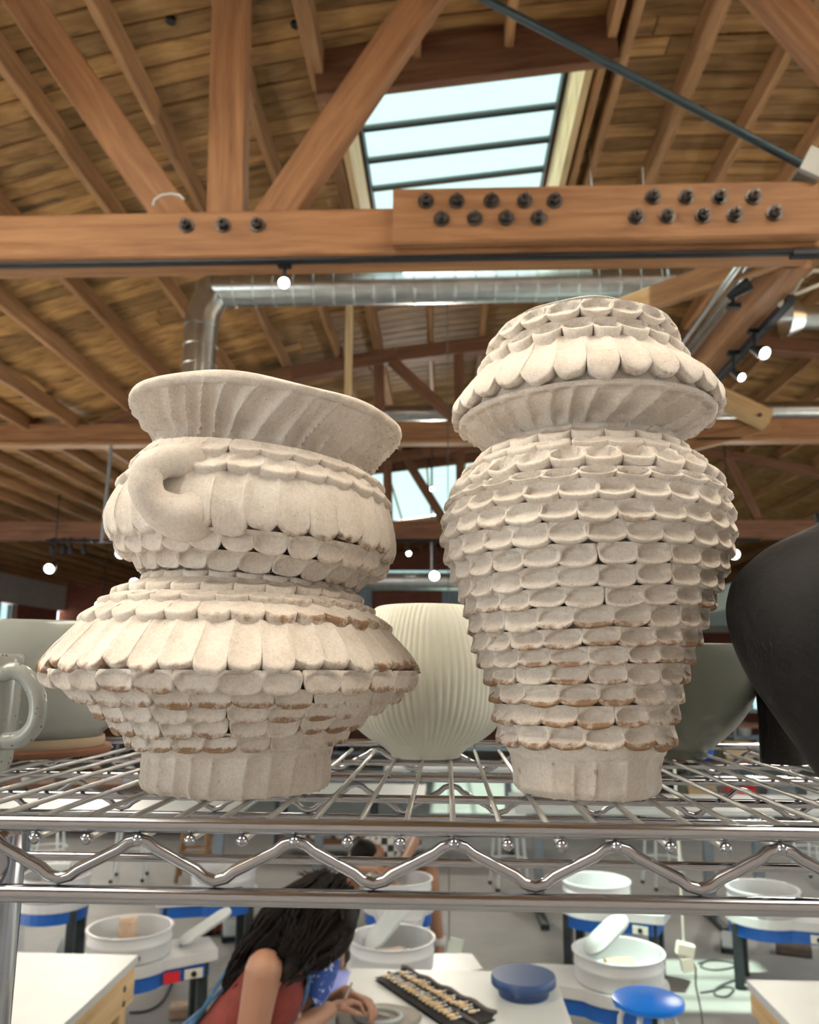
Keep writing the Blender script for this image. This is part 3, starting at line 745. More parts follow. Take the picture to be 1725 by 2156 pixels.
while True:
    x = ap + i * 0.0254; i += 1
    if x < xl: continue
    if x > xr: break
    o = bpy.data.objects.new('wire', wm); COL.objects.link(o); o.parent = shelf; o.location = (x - L.x, 0, ZS - RW)
    t_ = bpy.data.objects.new('wire_tip', tipm); COL.objects.link(t_); t_.parent = o
for k, (px, py_) in enumerate(((None, 0), (None, 1))):
    for X in (at(-12, 1900, YF + 0.0175).x if k == 0 else xl + 0.03, xr - 0.02):
        y = YF + 0.0175 if k == 0 else YR - 0.017
        MB().lathe([(0.0105, 0.0), (0.0127, 0.01), (0.0127, ZRAIL - 0.012), (0.0115, ZRAIL - 0.008)] if False else
                   [(0.0127, 0.02)] + [q for j in range(1, 62) for q in ((0.0127, 0.0254 * j), (0.0121, 0.0254 * j + 0.001), (0.0127, 0.0254 * j + 0.002))] + [(0.0127, ZRAIL - 0.008), (0.010, ZRAIL - 0.006)], 20, Vector((X, y, 0)) - L).build('post', 'chrome', shelf, True)
        MB().lathe([(0.016, 0.0), (0.018, 0.006), (0.006, 0.02), (0.006, 0.03)], 14, Vector((X, y, 0)) - L).build('foot', 'black_metal', shelf, True)
# lower shelf of the same unit, out of the frame but carried by the posts
for y in (YF, YR): MB().tube([Vector((xl - 0.02, y, 0.35)) - L, Vector((xr, y, 0.35)) - L], RR, 12).build('lower_rail', 'chrome', shelf, True)

# ================================================================ pots
def px_profile(cx, pts, Y, base=None):
    out = []
    for y, hw in pts:
        P = at(cx, y, Y); zc = -(RM.transposed() @ (P - CAM)).z
        out.append((hw * zc / F, P.z))
    if base is not None:
        d = base - out[-1][1]; z0 = out[0][1]; zl = out[-1][1]
        out = [(r, z + d * (z0 - z) / (z0 - zl)) for r, z in out]
    return out
def dense(prof, n=6):
    """smooth (Catmull) resampling of an (r, z) profile"""
    res = []; m = len(prof)
    for i in range(m - 1):
        p0, p1, p2, p3 = prof[max(0, i - 1)], prof[i], prof[i + 1], prof[min(m - 1, i + 2)]
        for k in range(n):
            t = k / n
            res.append(tuple(0.5 * (2 * p1[j] + (p2[j] - p0[j]) * t + (2 * p0[j] - 5 * p1[j] + 4 * p2[j] - p3[j]) * t * t + (3 * p1[j] - p0[j] - 3 * p2[j] + p3[j]) * t ** 3) for j in (0, 1)))
    res.append(prof[-1]); return res
def hollow(prof, th, floor_up=0.012):
    """outer wall (top to base) turned into a vessel with an inside"""
    zb = prof[-1][1]
    inner = [(max(0.002, r - th), z) for r, z in prof if z > zb + floor_up]
    lip = [(prof[0][0] - th * 0.25, prof[0][1] + th * 0.35), (prof[0][0] - th * 0.75, prof[0][1] + th * 0.35)]
    return [(0.001, zb)] + prof[::-1] + lip + inner + [(0.001, zb + floor_up)]
def on_shelf(cx, Y): return Vector((at(cx, 1600, Y).x, Y, ZS))

# pale glazed bowl on a cork disc
c0 = on_shelf(45, 0.80)
o = MB().lathe([(0.001, 0), (0.080, 0), (0.081, 0.002), (0.081, 0.005), (0.079, 0.007), (0.001, 0.007)], 48).build('cork_disc', 'cork', None, True); o.location = c0; tag(o, 'thin brown cork disc under the pale glazed bowl', 'disc')
r_ = empty('glazed_bowl', c0 + Vector((0, 0, 0.007))); tag(r_, 'large glossy pale grey bowl at left edge of shelf', 'bowl')
pr = px_profile(45, [(1318, 190), (1345, 199), (1385, 204), (1440, 203), (1490, 193), (1525, 174), (1545, 156), (1550, 152)], 0.80)
zb = ZS + 0.007 + 0.008; d = zb - pr[-1][1]; pr = [(r, z + d * (pr[0][1] - z) / (pr[0][1] - pr[-1][1]) - c0.z - 0.007) for r, z in pr]
MB().lathe(hollow(dense(pr, 5), 0.006), 64).build('body', 'pale_glaze', r_, True)
MB().lathe([(0.060, 0.0), (0.0735, 0.0), (0.0745, 0.004), (0.0735, 0.0085), (0.060, 0.0085)], 48, close=True).build('foot_ring', 'foot_clay', r_, True)

# speckled mug with a ring handle
c0 = on_shelf(-60, 0.66); mug = empty('speckled_mug', c0); tag(mug, 'speckled white mug with round handle, cut by left edge', 'mug')
pr = px_profile(-60, [(1380, 82), (1400, 83), (1500, 82), (1590, 80), (1615, 72)], 0.66, ZS); pr = [(r, z - c0.z) for r, z in pr]
MB().lathe(hollow(dense(pr, 4), 0.004), 40).build('body', 'speckled_glaze', mug, True)
pts = [(2, 1420), (30, 1412), (58, 1428), (77, 1462), (80, 1500), (68, 1535), (42, 1556), (8, 1560)]
MB().tube([at(x, y_, 0.645) - c0 for x, y_ in dense(pts, 4)], [0.0068] * 29, 14).build('handle', 'speckled_glaze', mug, 'all')

# white ribbed vase
c0 = on_shelf(897, 0.80); rv = empty('ribbed_vase', c0); tag(rv, 'matt white ribbed round vase standing between the scaled vases', 'vase')
pr = px_profile(897, [(1277, 92), (1281, 106), (1296, 118), (1330, 134), (1400, 157), (1455, 164), (1500, 160), (1530, 147), (1550, 126), (1562, 106)], 0.80); 
pr2 = px_profile(897, [(1562, 104), (1570, 92), (1584, 74), (1590, 72)], 0.80, ZS)
d = pr2[0][1] - pr[-1][1]; pr = [(r, z + d * (pr[0][1] - z) / (pr[0][1] - pr[-1][1]) - c0.z) for r, z in pr]; pr2 = [(r, z - c0.z) for r, z in pr2]
dp = dense(pr, 7); n_ = len(dp)
def rib(i, a):
    if i >= n_: return 0.0
    t = i / n_; s = smooth(0.02, 0.12, t) * (1 - 0.5 * smooth(0.93, 1.0, t))
    side = 0.25 + 0.75 * smooth(-0.7, 0.4, math.cos(a + PI / 2 + 0.5))
    return -0.0011 * s * side * (1 - abs(math.cos(37 * (a + 0.06 * math.sin(3.2 * t + 1.5 * math.sin(a * 2)) + 0.02 * math.sin(9 * t + 5 * a)))) ** 1.2)
inner = [(max(0.002, r - 0.005), z) for r, z in dp[::-1] if z > 0.014]
MB().lathe(dp + [(dp[-1][0] * 0.5, dp[-1][1] + 0.004), (0.002, dp[-1][1] + 0.004)][:0] + inner[:0], 592, mod=rib).build('body', 'white_glaze', rv, 'all')
MB().lathe(pr2, 64).build('foot', 'white_glaze', rv, True)

# sage green bowl
c0 = on_shelf(1422, 0.82); sg = empty('sage_bowl', c0); tag(sg, 'plain grey green deep bowl behind right side of tall vase', 'bowl')
pr = px_profile(1422, [(1363, 187), (1385, 186), (1440, 173), (1500, 146), (1545, 108), (1572, 76), (1580, 64)], 0.82)
zf = ZS + 0.006; d = zf - pr[-1][1]; pr = [(r, z + d * (pr[0][1] - z) / (pr[0][1] - pr[-1][1]) - c0.z) for r, z in pr]
MB().lathe(hollow(dense(pr, 5), 0.004), 64).build('body', 'sage_glaze', sg, True)
MB().lathe([(0.020, 0.0), (0.029, 0.0), (0.030, 0.0065), (0.020, 0.0065)], 40, close=True).build('foot_ring', 'sage_glaze', sg, True)

# black vases at the right edge
c0 = on_shelf(1830, 0.505); bv = empty('black_vase', c0); tag(bv, 'big matt black vase with swelling shoulder at right edge', 'vase')
pr = px_profile(1830, [(1090, 62), (1102, 70), (1117, 110), (1150, 192), (1200, 262), (1240, 285), (1277, 293), (1320, 289), (1370, 274), (1430, 244), (1480, 209), (1550, 160), (1625, 106), (1680, 80)], 0.505, ZS)
pr = [(r * 0.865, z - c0.z) for r, z in pr]; MB().lathe(hollow(dense(pr, 5), 0.006), 96).build('body', 'black_clay', bv, True)
MB().lathe([(pr[0][0] - 0.006, pr[0][1] - 0.002), (pr[0][0] + 0.001, pr[0][1] - 0.002), (pr[0][0] + 0.002, pr[0][1] + 0.003), (pr[0][0] - 0.006, pr[0][1] + 0.003)], 48, close=True).build('lip', 'black_clay', bv, True)
c0 = on_shelf(1652, 0.775); bv = empty('black_vase', c0); tag(bv, 'smaller dark vase standing behind the big black one', 'vase')
pr = px_profile(1652, [(1330, 26), (1345, 45), (1370, 56), (1410, 54), (1460, 46), (1540, 46), (1599, 48)], 0.775, ZS); pr = [(r, z - c0.z) for r, z in pr]
MB().lathe(hollow(dense(pr, 5), 0.004), 40).build('body', 'black_clay', bv, True)
MB().lathe([(pr[0][0] - 0.004, pr[0][1] - 0.002), (pr[0][0] + 0.001, pr[0][1] - 0.002), (pr[0][0] + 0.001, pr[0][1] + 0.003), (pr[0][0] - 0.004, pr[0][1] + 0.003)], 32, close=True).build('lip', 'black_clay', bv, True)

# ================================================================ the two scaled vases
YV = 0.578
class Prof:
    def __init__(s, rows, Y):
        s.t = []; s.d = []
        for xl_, yl_, xr_, yr_ in rows:
            A = at(xl_, yl_, Y); B = at(xr_, yr_, Y); c = (A + B) / 2; v = B - A; r = v.length / 2
            r *= 1 / math.sqrt(1 + (r / Y) ** 2)
            s.t.append((yl_ + yr_) / 2); s.d.append([c.x, c.z, r, math.atan2(v.z, v.x)])
        k = ZS - s.d[-1][1]; z0 = s.d[0][1]; z1 = s.d[-1][1]
        for q in s.d: q[1] += k * (z0 - q[1]) / (z0 - z1)
        s.d[-1][3] = 0.0
        s.Y = Y; s.cache = {}
    def val(s, t):
        T = s.t; n = len(T); i = 0
        while i < n - 2 and T[i + 1] < t: i += 1
        h = T[i + 1] - T[i]; u = (t - T[i]) / h; out = []
        for j in range(4):
            y0, y1 = s.d[i][j], s.d[i + 1][j]; m = (y1 - y0) / h
            a = (y0 - s.d[i - 1][j]) / (T[i] - T[i - 1]) if i > 0 else m
            b = (s.d[i + 2][j] - y1) / (T[i + 2] - T[i + 1]) if i < n - 2 else m
            m0 = 0.5 * (a + m) if a * m > 0 else 0.0; m1 = 0.5 * (b + m) if b * m > 0 else 0.0
            lim = 3 * abs(m)
            m0 = max(-lim, min(lim, m0)); m1 = max(-lim, min(lim, m1))
            u2, u3 = u * u, u ** 3
            out.append((2 * u3 - 3 * u2 + 1) * y0 + (u3 - 2 * u2 + u) * h * m0 + (-2 * u3 + 3 * u2) * y1 + (u3 - u2) * h * m1)
        return out
    def ring(s, t):
        k = round(t, 3)
        if k in s.cache: return s.cache[k]
        x, z, r, a = s.val(t); e = 0.6
        t0, t1 = max(s.t[0], t - e), min(s.t[-1], t + e)
        A, B = s.val(t0), s.val(t1)
        ex = Vector((math.cos(a), 0, math.sin(a))); ez = Vector((-math.sin(a), 0, math.cos(a)))
        dr = B[2] - A[2]; dz = B[1] - A[1]; l = math.hypot(dr, dz) or 1
        res = (Vector((x, s.Y, z)), r, ex, ez, -dz / l, dr / l)
        s.cache[k] = res; return res
    def pt(s, t, th, h=0.0):
        c, r, ex, ez, nr, nz = s.ring(t)
        rad = ex * math.cos(th) + Vector((0, math.sin(th), 0))
        return c + rad * (r + h * nr) + ez * (h * nz)
    def solve(s, yf):               # level whose front shows at that picture height
        lo, hi = s.t[0], s.t[-1]
        for _ in range(40):
            m = (lo + hi) / 2
            if proj(s.pt(m, -PI / 2))[1] < yf: lo = m
            else: hi = m
        return (lo + hi) / 2

def body_part(P, root, name, t0, t1, off, flute=None, rings=40, n=160, rim=None, base=False, wob=0.0006, rust=None):
    L = root.location; vs = []; fs = []; rs = []
    ts = [t0 + (t1 - t0) * i / rings for i in range(rings + 1)]
    for t in ts:
        for k in range(n):
            th = 2 * PI * k / n; h = off; q = 0.0
            if flute:
                f, q = flute(t, th); h += f
            p = P.pt(t, th); h += wob * noise.noise(p * 55) + wob * 0.6 * noise.noise(p * 140)
            vs.append(P.pt(t, th, h) - L); rs.append(q)
    m = len(ts)
    for i in range(m - 1):
        for k in range(n): fs.append((i * n + k, (i + 1) * n + k, (i + 1) * n + (k + 1) % n, i * n + (k + 1) % n))
    def extra(level, dr, dz, src):
        """another ring made from ring `src` of the wall, moved in and up"""
        c, r, ex, ez, nr, nz = P.ring(level); o = len(vs)
        for k in range(n):
            th = 2 * PI * k / n; rad = ex * math.cos(th) + Vector((0, math.sin(th), 0))
            wz = 0.0012 * math.sin(3 * th + 1) + 0.0008 * math.sin(7 * th)
            vs.append(c + rad * (r + dr) + ez * (dz + wz) - L); rs.append(0.0)
        return o // n
    if rim:
        prev = 0
        for dr, dz in rim:
            j = extra(t0, dr, dz, 0)
            for k in range(n): fs.append((j * n + k, prev * n + k, prev * n + (k + 1) % n, j * n + (k + 1) % n))
            prev = j
        fs.append(tuple(prev * n + k for k in range(n)))
    if base: fs.append(tuple((m - 1) * n + k for k in range(n - 1, -1, -1)))
    mb = MB(); mb.add(vs, fs, rs)
    return mb.build(name, 'clay', root, 'all', rust=True)

def one_scale(P, L, tb, tt, th0, dth, T, D, vc, vh, k, rnd, rust, nu=16, nv=12, skew=0.0, lip=1.0, bulge=0.0):
    """thumb-pressed clay scale: thick rounded lip below, pressed hollow above it, flush at its top"""
    vs = []; ra = []; jt = rnd.uniform(-1, 1); jd = rnd.uniform(0.8, 1.2); ph = rnd.uniform(0, 20)
    us = [-1.0, -0.985, -0.93] + [-0.86 + 1.72 * i / (nu - 6) for i in range(nu - 5)] + [0.93, 0.985, 1.0]
    bs = [0.0, 0.012, 0.05, 0.11, 0.17, 0.23, 0.30, 0.38, 0.46, 0.54, 0.62, 0.72, 0.85, 1.0]
    for b in bs:
        for u in us:
            w_ = 0.04 * noise.noise(Vector((u * 1.5, b * 2, ph)))
            uu = abs(u)
            vm = k * (1 - math.sqrt(max(0.0, 1 - min(1, uu) ** 2.3)))
            v = vm + b * (1 - vm)
            t = tb + (tt - tb) * (v + w_ * (1 - b)) 
            th = th0 + dth * (u * (1.0 + 0.10 * math.sin(PI * b)) + skew * v + 0.05 * noise.noise(Vector((v * 2, ph, u))))
            if vh >= 0.45:                     # long petal: shallow channel between thin seams
                eb = min(1.0, b / 0.07); es = min(1.0, (1 - uu) / 0.05)
                e = math.sqrt(1 - (1 - eb) ** 2) * math.sqrt(1 - (1 - es) ** 2 * (1 - 0.75 * b))
                h = T * (1 - 0.80 * smooth(0.12, 1.0, v)) * e - D * jd * (1 - smooth(0.35, 0.9, uu)) * smooth(0.03, 0.22, v) - 0.0060 * (1 - e)
            else:                              # short scale: thick lip, ramp sinking in behind it
                eb = min(1.0, b / 0.22); es = min(1.0, (1 - uu) / 0.12)
                e = math.sqrt(1 - (1 - eb) ** 2) * math.sqrt(1 - (1 - es) ** 2 * (1 - 0.7 * b))
                base = T * (1 - 0.85 * smooth(0.24, 1.0, v))
                q = (uu / 0.84) ** 2.2 + (abs(v - 0.54) / (0.36 if v > 0.54 else 0.28)) ** 2.0
                dep = (0.0026 + D) * jd * (0.55 + 0.45 * smooth(0.28, 0.66, v))
                h = base * e - dep * (1 - smooth(0.55, 1.08, q)) - 0.0060 * (1 - e)
            p0 = Vector((th * 3, t * 0.05, ph)); h += 0.00035 * noise.noise(p0 * 3.0 + Vector((u * 3, v * 3, 0)))
            vs.append(P.pt(t, th, h) - L)
            edge = smooth(0.0, 0.08, b) * (1 - smooth(0.26, 0.42, b)) * (1 - 0.3 * uu) if vh < 0.45 else (1 - smooth(0.06, 0.22, b)) * (1 - 0.3 * uu)
            ra.append((edge * (0.75 + 0.5 * noise.noise(Vector((u * 2.5, v * 4, ph))))) * rust)
    n = len(us); fs = []
    for i in range(len(bs) - 1):
        for j in range(n - 1): fs.append((i * n + j, i * n + j + 1, (i + 1) * n + j + 1, (i + 1) * n + j))
    return vs, fs, ra

def scaled_vase(root, P, rows, seed, cap=300):
    rnd = random.Random(seed); L = root.location; items = []
    for R in rows:
        tb = P.solve(R['y']); tt = P.solve(R['top']); c, r, *_ = P.ring(tb); r2 = P.ring((tb + tt) / 2)[1]
        n = R.get('n') or max(8, round(2 * PI * max(r, r2 * 0.97) / R['w'])); dth = PI / n * R.get('fat', 1.04)
        ph = R.get('ph', rnd.uniform(0, 1))
        for i in range(n):
            th = 2 * PI * (i + ph) / n + rnd.uniform(-0.06, 0.06) * dth
            j = (tt - tb) * rnd.uniform(-0.07, 0.07)
            loc_r = R.get('rust', 0.3) * (0.6 + 1.5 * max(0.0, noise.noise(Vector((math.cos(th) * 1.7, math.sin(th) * 1.7, tb * 0.02 + seed))) + 0.35))
            if R.get('rr'): loc_r += R['rr'] * max(0, math.cos(th + 0.55)) ** 2
            vs, fs, ra = one_scale(P, L, tb + j, tt + j * 0.5, th, dth * rnd.uniform(0.95, 1.05), R.get('T', 0.0034), R.get('D', 0.0024), R.get('vc', 0.46), R.get('vh', 0.33), R.get('k', 0.42),
                                   rnd, loc_r, skew=R.get('skew', 0) + rnd.uniform(-0.06, 0.06), bulge=R.get('bulge', 0))
            items.append((math.sin(th), R.get('name', 'scale'), vs, fs, ra))
    items.sort(key=lambda q: q[0])
    cnt = {}; rest = {}
    for s_, nm, vs, fs, ra in items:
        cnt[nm] = cnt.get(nm, 0) + 1
        if cnt[nm] <= cap: MB().add(vs, fs, ra).build(nm, 'clay', root, 'all', rust=True, norecalc=True)
        else: rest.setdefault(nm, MB()).add(vs, fs, ra)
    for nm, mb in rest.items(): tag(mb.build('rear_' + nm + '_cover', 'clay', root, 'all', rust=True, norecalc=True), kind='stuff')

def fluter(n, A, t0, t1, f0=0.15, f1=0.15, swirl=0.0, ph=0.0, sharp=1.0, rustk=0.0):
    def f(t, th):
        u = (t - t0) / (t1 - t0)
        s = smooth(0, f0, u) * (1 - smooth(1 - f1, 1, u))
        a = (th + swirl * (u - 0.5) + 0.05 * math.sin(3 * th) + 0.03 * math.sin(8 * th + 2) + ph) * n / (2 * PI)
        x = 2 * (a - math.floor(a)) - 1
        d = 0.45 * (1 - x * x) + 0.55 * (1 - abs(x) ** (5 * sharp))
        return -A * s * d, rustk * s * (abs(x) > 0.8) * max(0, noise.noise(Vector((math.cos(th) * 4, math.sin(th) * 4, t * 0.05))) + 0.1)
    return f

# ---- left vase: double-waisted, flaring rim, ring handle
PL = Prof([(284, 870, 851, 911), (283, 880, 852, 922), (300, 908, 826, 956), (320, 932, 796, 988), (331, 946, 783, 1002), (326, 960, 790, 1012), (303, 997, 802, 1032), (262, 1058, 822, 1080),
           (245, 1102, 830, 1138), (251, 1140, 828, 1170), (273, 1172, 806, 1206), (318, 1210, 740, 1241), (327, 1222, 734, 1250), (292, 1246, 748, 1262), (248, 1272, 768, 1284),
           (203, 1311, 812, 1325), (130, 1400, 872, 1404), (117, 1423, 885, 1427), (121, 1432, 884, 1437), (152, 1449, 861, 1461), (194, 1474, 834, 1480), (245, 1520, 775, 1516),
           (281, 1556, 732, 1551), (298, 1582, 706, 1582), (303, 1600, 702, 1600), (300, 1640, 701, 1640), (303, 1664, 699, 1662), (315, 1676, 689, 1676)], YV)
va = empty('scaled_vase', (PL.d[-1][0], YV, ZS)); tag(va, 'sandy unglazed clay vase with flaring rim, ring handle and wide scaled skirt', 'vase')
tt_ = PL.t
t_neck = PL.solve(946)
body_part(PL, va, 'fluted_rim', tt_[0], t_neck + 8, -0.0005, fluter(36, 0.0070, tt_[0] + 3, t_neck + 4, 0.12, 0.30, 0.30, 0.1, 1.1), 34, 360,
          rim=[(-0.001, 0.0016), (-0.004, 0.0034), (-0.008, 0.0036), (-0.013, 0.001), (-0.03, -0.02), (-0.036, -0.05)], wob=0.0009)
body_part(PL, va, 'body', t_neck - 3, 1600, -0.0056, None, 110, 128)
body_part(PL, va, 'fluted_foot', PL.solve(1553), tt_[-1], -0.0005, fluter(26, 0.0032, 1588, 1690, 0.05, 0.28, 0.05, 0.3, 1.2, 0.7), 30, 300, base=True, wob=0.0009)
scaled_vase(va, PL, [
    dict(y=961, top=925, w=0.0200, D=-0.0008, T=0.0038, rust=0.05, k=0.35),
    dict(y=999, top=954, w=0.0215, D=-0.0008, T=0.0036, rust=0.05, k=0.28),
    dict(y=1124, top=986, w=0.0190, D=0.0016, T=0.0036, vc=0.5, vh=0.6, k=0.22, rust=0.05, rr=1.0, name='long_petal', fat=1.05),
    dict(y=1160, top=1111, w=0.0185, D=0.0018, T=0.0052, rust=0.05, rr=0.6, k=0.5),
    dict(y=1196, top=1154, w=0.0190, D=0.0018, T=0.0052, rust=0.05, rr=0.7, k=0.5),
    dict(y=1219, top=1192, w=0.0185, D=0.0014, T=0.0036, rust=0.05, rr=0.5),
    dict(y=1246, top=1214, w=0.0200, D=-0.0008, T=0.0038, rust=0.1, rr=0.5, k=0.3),
    dict(y=1268, top=1242, w=0.0205, D=-0.0008, T=0.0036, rust=0.15, rr=0.7, k=0.35),
    dict(y=1311, top=1261, w=0.0205, D=-0.0012, T=0.0036, rust=0.3, rr=0.8, k=0.42),
    dict(y=1416, top=1300, w=0.0188, D=0.0016, T=0.0036, vc=0.5, vh=0.6, k=0.16, rust=0.75, rr=0.3, name='long_petal', fat=1.05),
    dict(y=1452, top=1410, w=0.0225, D=0.0022, T=0.0052, rust=0.9, k=0.5, fat=0.98),
    dict(y=1484, top=1446, w=0.0225, D=0.0024, T=0.0052, rust=1.0, k=0.5, fat=0.98),
    dict(y=1516, top=1478, w=0.0215, D=0.0024, T=0.0052, rust=1.1, k=0.5, fat=0.98),
    dict(y=1549, top=1510, w=0.0205, D=0.0022, T=0.0052, rust=1.1, k=0.5, fat=0.98),
    dict(y=1582, top=1543, w=0.0195, D=0.0018, T=0.0052, rust=0.9, k=0.45),
], 11)
hp = [(420, 978, 0.502), (390, 975, 0.492), (358, 970, 0.484), (332, 978, 0.479), (312, 992, 0.476), (307, 1018, 0.475), (314, 1046, 0.476), (334, 1067, 0.479), (365, 1084, 0.483), (400, 1088, 0.488), (440, 1084, 0.497)]
pts = [at(a, b, c) - va.location for a, b, c in hp]
sm = []
for i in range(len(pts) - 1):
    p0, p1, p2, p3 = pts[max(0, i - 1)], pts[i], pts[i + 1], pts[min(len(pts) - 1, i + 2)]
    for k in range(5):
        t = k / 5; sm.append(0.5 * (2 * p1 + (p2 - p0) * t + (2 * p0 - 5 * p1 + 4 * p2 - p3) * t * t + (3 * p1 - p0 - 3 * p2 + p3) * t ** 3))
sm.append(pts[-1]); nn = len(sm)
rad = [0.0101 + 0.0046 * (1 - smooth(0.0, 0.22, i / nn)) + 0.0072 * smooth(0.60, 0.95, i / nn) for i in range(nn)]
hb_ = MB().tube(sm, rad, 24)
hb_.v = [p + Vector((1, 1, 1)) * 0.0007 * noise.noise(p * 90) for p in hb_.v]
hb_.build('handle', 'clay', va, 'all', rust=True)

# ---- right vase: tall jar with scaled body and petal collar
PRT = Prof([(1048, 710, 1411, 707), (1040, 728, 1414, 724), (1036, 762, 1414, 754), (1010, 796, 1440, 786), (973, 846, 1491, 834), (958, 878, 1507, 866), (961, 894, 1506, 882), (985, 924, 1476, 914),
            (1022, 941, 1432, 935), (1046, 951, 1404, 947), (1030, 960, 1420, 956), (984, 998, 1466, 990), (951, 1052, 1512, 1046), (937, 1100, 1527, 1100), (934, 1130, 1529, 1130), (944, 1184, 1524, 1178),
            (969, 1246, 1506, 1234), (990, 1311, 1480, 1300), (1005, 1376, 1455, 1366), (1026, 1425, 1437, 1420), (1042, 1475, 1423, 1472), (1050, 1525, 1413, 1521), (1058, 1562, 1408, 1563),
            (1070, 1586, 1398, 1588), (1076, 1620, 1394, 1622), (1078, 1652, 1392, 1655), (1090, 1670, 1381, 1670)], YV)
vb = empty('scaled_vase', (PRT.d[-1][0], YV, ZS)); tag(vb, 'tall sandy clay jar vase covered in scales with petal collar', 'vase')
tt_ = PRT.t
tc = PRT.solve(803); tn = PRT.solve(893)
body_part(PRT, vb, 'neck_collar', tt_[0], tc + 6, -0.0046, None, 40, 128, rim=[(-0.001, 0.001), (-0.004, 0.003), (-0.009, 0.003), (-0.012, -0.002), (-0.014, -0.05)])
body_part(PRT, vb, 'fluted_underside', tc - 4, tn + 5, -0.0004, fluter(30, 0.0056, tc + 2, tn + 2, 0.22, 0.20, 0.10, 0.12, 1.1), 30, 330, wob=0.0009)
body_part(PRT, vb, 'body', tn - 3, 1600, -0.0056, None, 120, 128)
body_part(PRT, vb, 'fluted_foot', PRT.solve(1556), tt_[-1], -0.0005, fluter(19, 0.0026, 1586, 1690, 0.05, 0.42, 0.04, 0.22, 1.4, 1.0), 30, 300, base=True, wob=0.0010)
ys_ = [923, 943, 985, 1011, 1055, 1101, 1148, 1193, 1238, 1280, 1326, 1365, 1403, 1446, 1492, 1537, 1587]
rows = [dict(y=673, top=630, w=0.0205, D=0.0016, T=0.0052, rust=0.1, k=0.45), dict(y=711, top=667, w=0.0205, D=0.0016, T=0.0052, rust=0.15, k=0.45),
        dict(y=799, top=702, w=0.0195, D=0.0016, T=0.0042, vc=0.5, vh=0.6, k=0.30, rust=0.5, name='long_petal', fat=1.05)]
prev = 893
for i, y in enumerate(ys_):
    pitch = y - prev
    lo = i < 2
    rows.append(dict(y=y, top=max(885, prev - pitch * (0.16 if i > 0 else 0.25)), w=0.0218 if not lo else 0.0225, D=-0.001 if lo else 0.0026, T=0.0032 if lo else 0.0045, k=0.36 if i < 13 else 0.42, vc=0.44, vh=0.31,
                     rust=0.12 if i < 5 else 0.45 if i < 9 else 0.85 + 0.02 * i, ph=(0.5 * (i % 2) + 0.13)))
    prev = y
scaled_vase(vb, PRT, rows, 23)

# ================================================================ the workshop below
def tear(R, xe, hw, n=22):
    pts = []
    a0 = math.asin(min(0.99, hw / R)) * 0.9
    for i in range(n + 1):
        a = a0 + (2 * PI - 2 * a0) * i / n; pts.append((R * math.cos(a), R * math.sin(a)))
    pts += [(xe - 0.04, -hw * 0.72), (xe, -hw * 0.62), (xe, hw * 0.62), (xe - 0.04, hw * 0.72)]
    return pts
def potters_wheel():
    r = empty('potters_wheel')
    MB().lathe([(0.185, 0.425), (0.203, 0.43), (0.206, 0.49), (0.209, 0.495), (0.209, 0.503), (0.206, 0.508), (0.208, 0.545), (0.216, 0.549), (0.216, 0.556), (0.210, 0.558),
                (0.201, 0.555), (0.198, 0.50), (0.190, 0.44), (0.05, 0.437), (0.05, 0.425)], 48, close=True).build('splash_pan', 'white_plastic', r, True)
    MB().prism(tear(0.225, 0.43, 0.17), 0.372, 0.424).build('deck', 'white_plastic', r)
    MB().prism([(x * 0.93, y * 0.93) for x, y in tear(0.225, 0.42, 0.165)], 0.30, 0.371).build('motor_housing', 'blue_paint', r)
    for x, y in ((-0.15, 0.13), (-0.15, -0.13), (0.36, 0.08), (0.36, -0.08)):
        lg = MB().box((x, y, 0.1885), (0.05, 0.05, 0.365), None, 0.006).build('leg', 'leg_metal', r)
        MB().lathe([(0.03, 0.0), (0.03, 0.012), (0.012, 0.014)], 10, (x, y, 0)).build('foot_pad', 'black_metal', lg)
    MB().lathe([(0.001, 0.452), (0.148, 0.452), (0.15, 0.456), (0.15, 0.468), (0.001, 0.468)], 36).lathe([(0.03, 0.42), (0.03, 0.452)], 12).build('wheel_head', 'bat_grey', r, True)
    for a in (-PI / 2, PI / 2 + 0.3):
        MB().box((0.213 * math.cos(a), 0.213 * math.sin(a), 0.462), (0.045, 0.016, 0.018), Matrix.Rotation(a + PI / 2, 3, 'Z')).build('pan_clip', 'bolt_metal', r)
    sp = MB().box((0.3, -0.155, 0.338), (0.09, 0.006, 0.045)).build('control_plate', 'cable_pale', r)
    MB().lathe([(0.014, 0), (0.012, 0.015), (0.001, 0.016)], 12, (0.3, -0.158, 0.338), Matrix.Rotation(PI / 2, 3, 'X')).build('knob', 'black_metal', sp)
    return r
W0 = potters_wheel(); first = [True]
def put_wheel(px, py, rot, label):
    w_ = W0 if first[0] else copy_tree(W0); first[0] = False
    p = atz(px, py, 0.555); w_.location = (p.x, p.y, 0); w_.rotation_euler = (0, 0, math.radians(rot))
    tag(w_, label, 'pottery wheel', 'pottery wheels on the concrete floor'); return w_
w1 = put_wheel(275, 1950, 28, 'white pottery wheel beside left worktable with clay block in its pan')
w2 = put_wheel(826, 1972, 12, 'white pottery wheel behind the woman with grey bat leaning in pan')
w3 = put_wheel(1302, 2000, 168, 'white pottery wheel with blue housing behind the blue stool')
wb1 = put_wheel(118, 1840, 190, 'back row pottery wheel at far left with draped white cloth')
wb2 = put_wheel(472, 1826, 205, 'back row pottery wheel left of the bending man')
wb3 = put_wheel(840, 1848, 275, 'pottery wheel the bending man is working at')
wb4 = put_wheel(1255, 1852, -25, 'back row pottery wheel below tall vase, empty pan')
wb5 = put_wheel(1606, 1868, -25, 'back row pottery wheel at right with empty pan')
wb6 = put_wheel(1868, 1900, -20, 'pottery wheel cut off by the right edge')
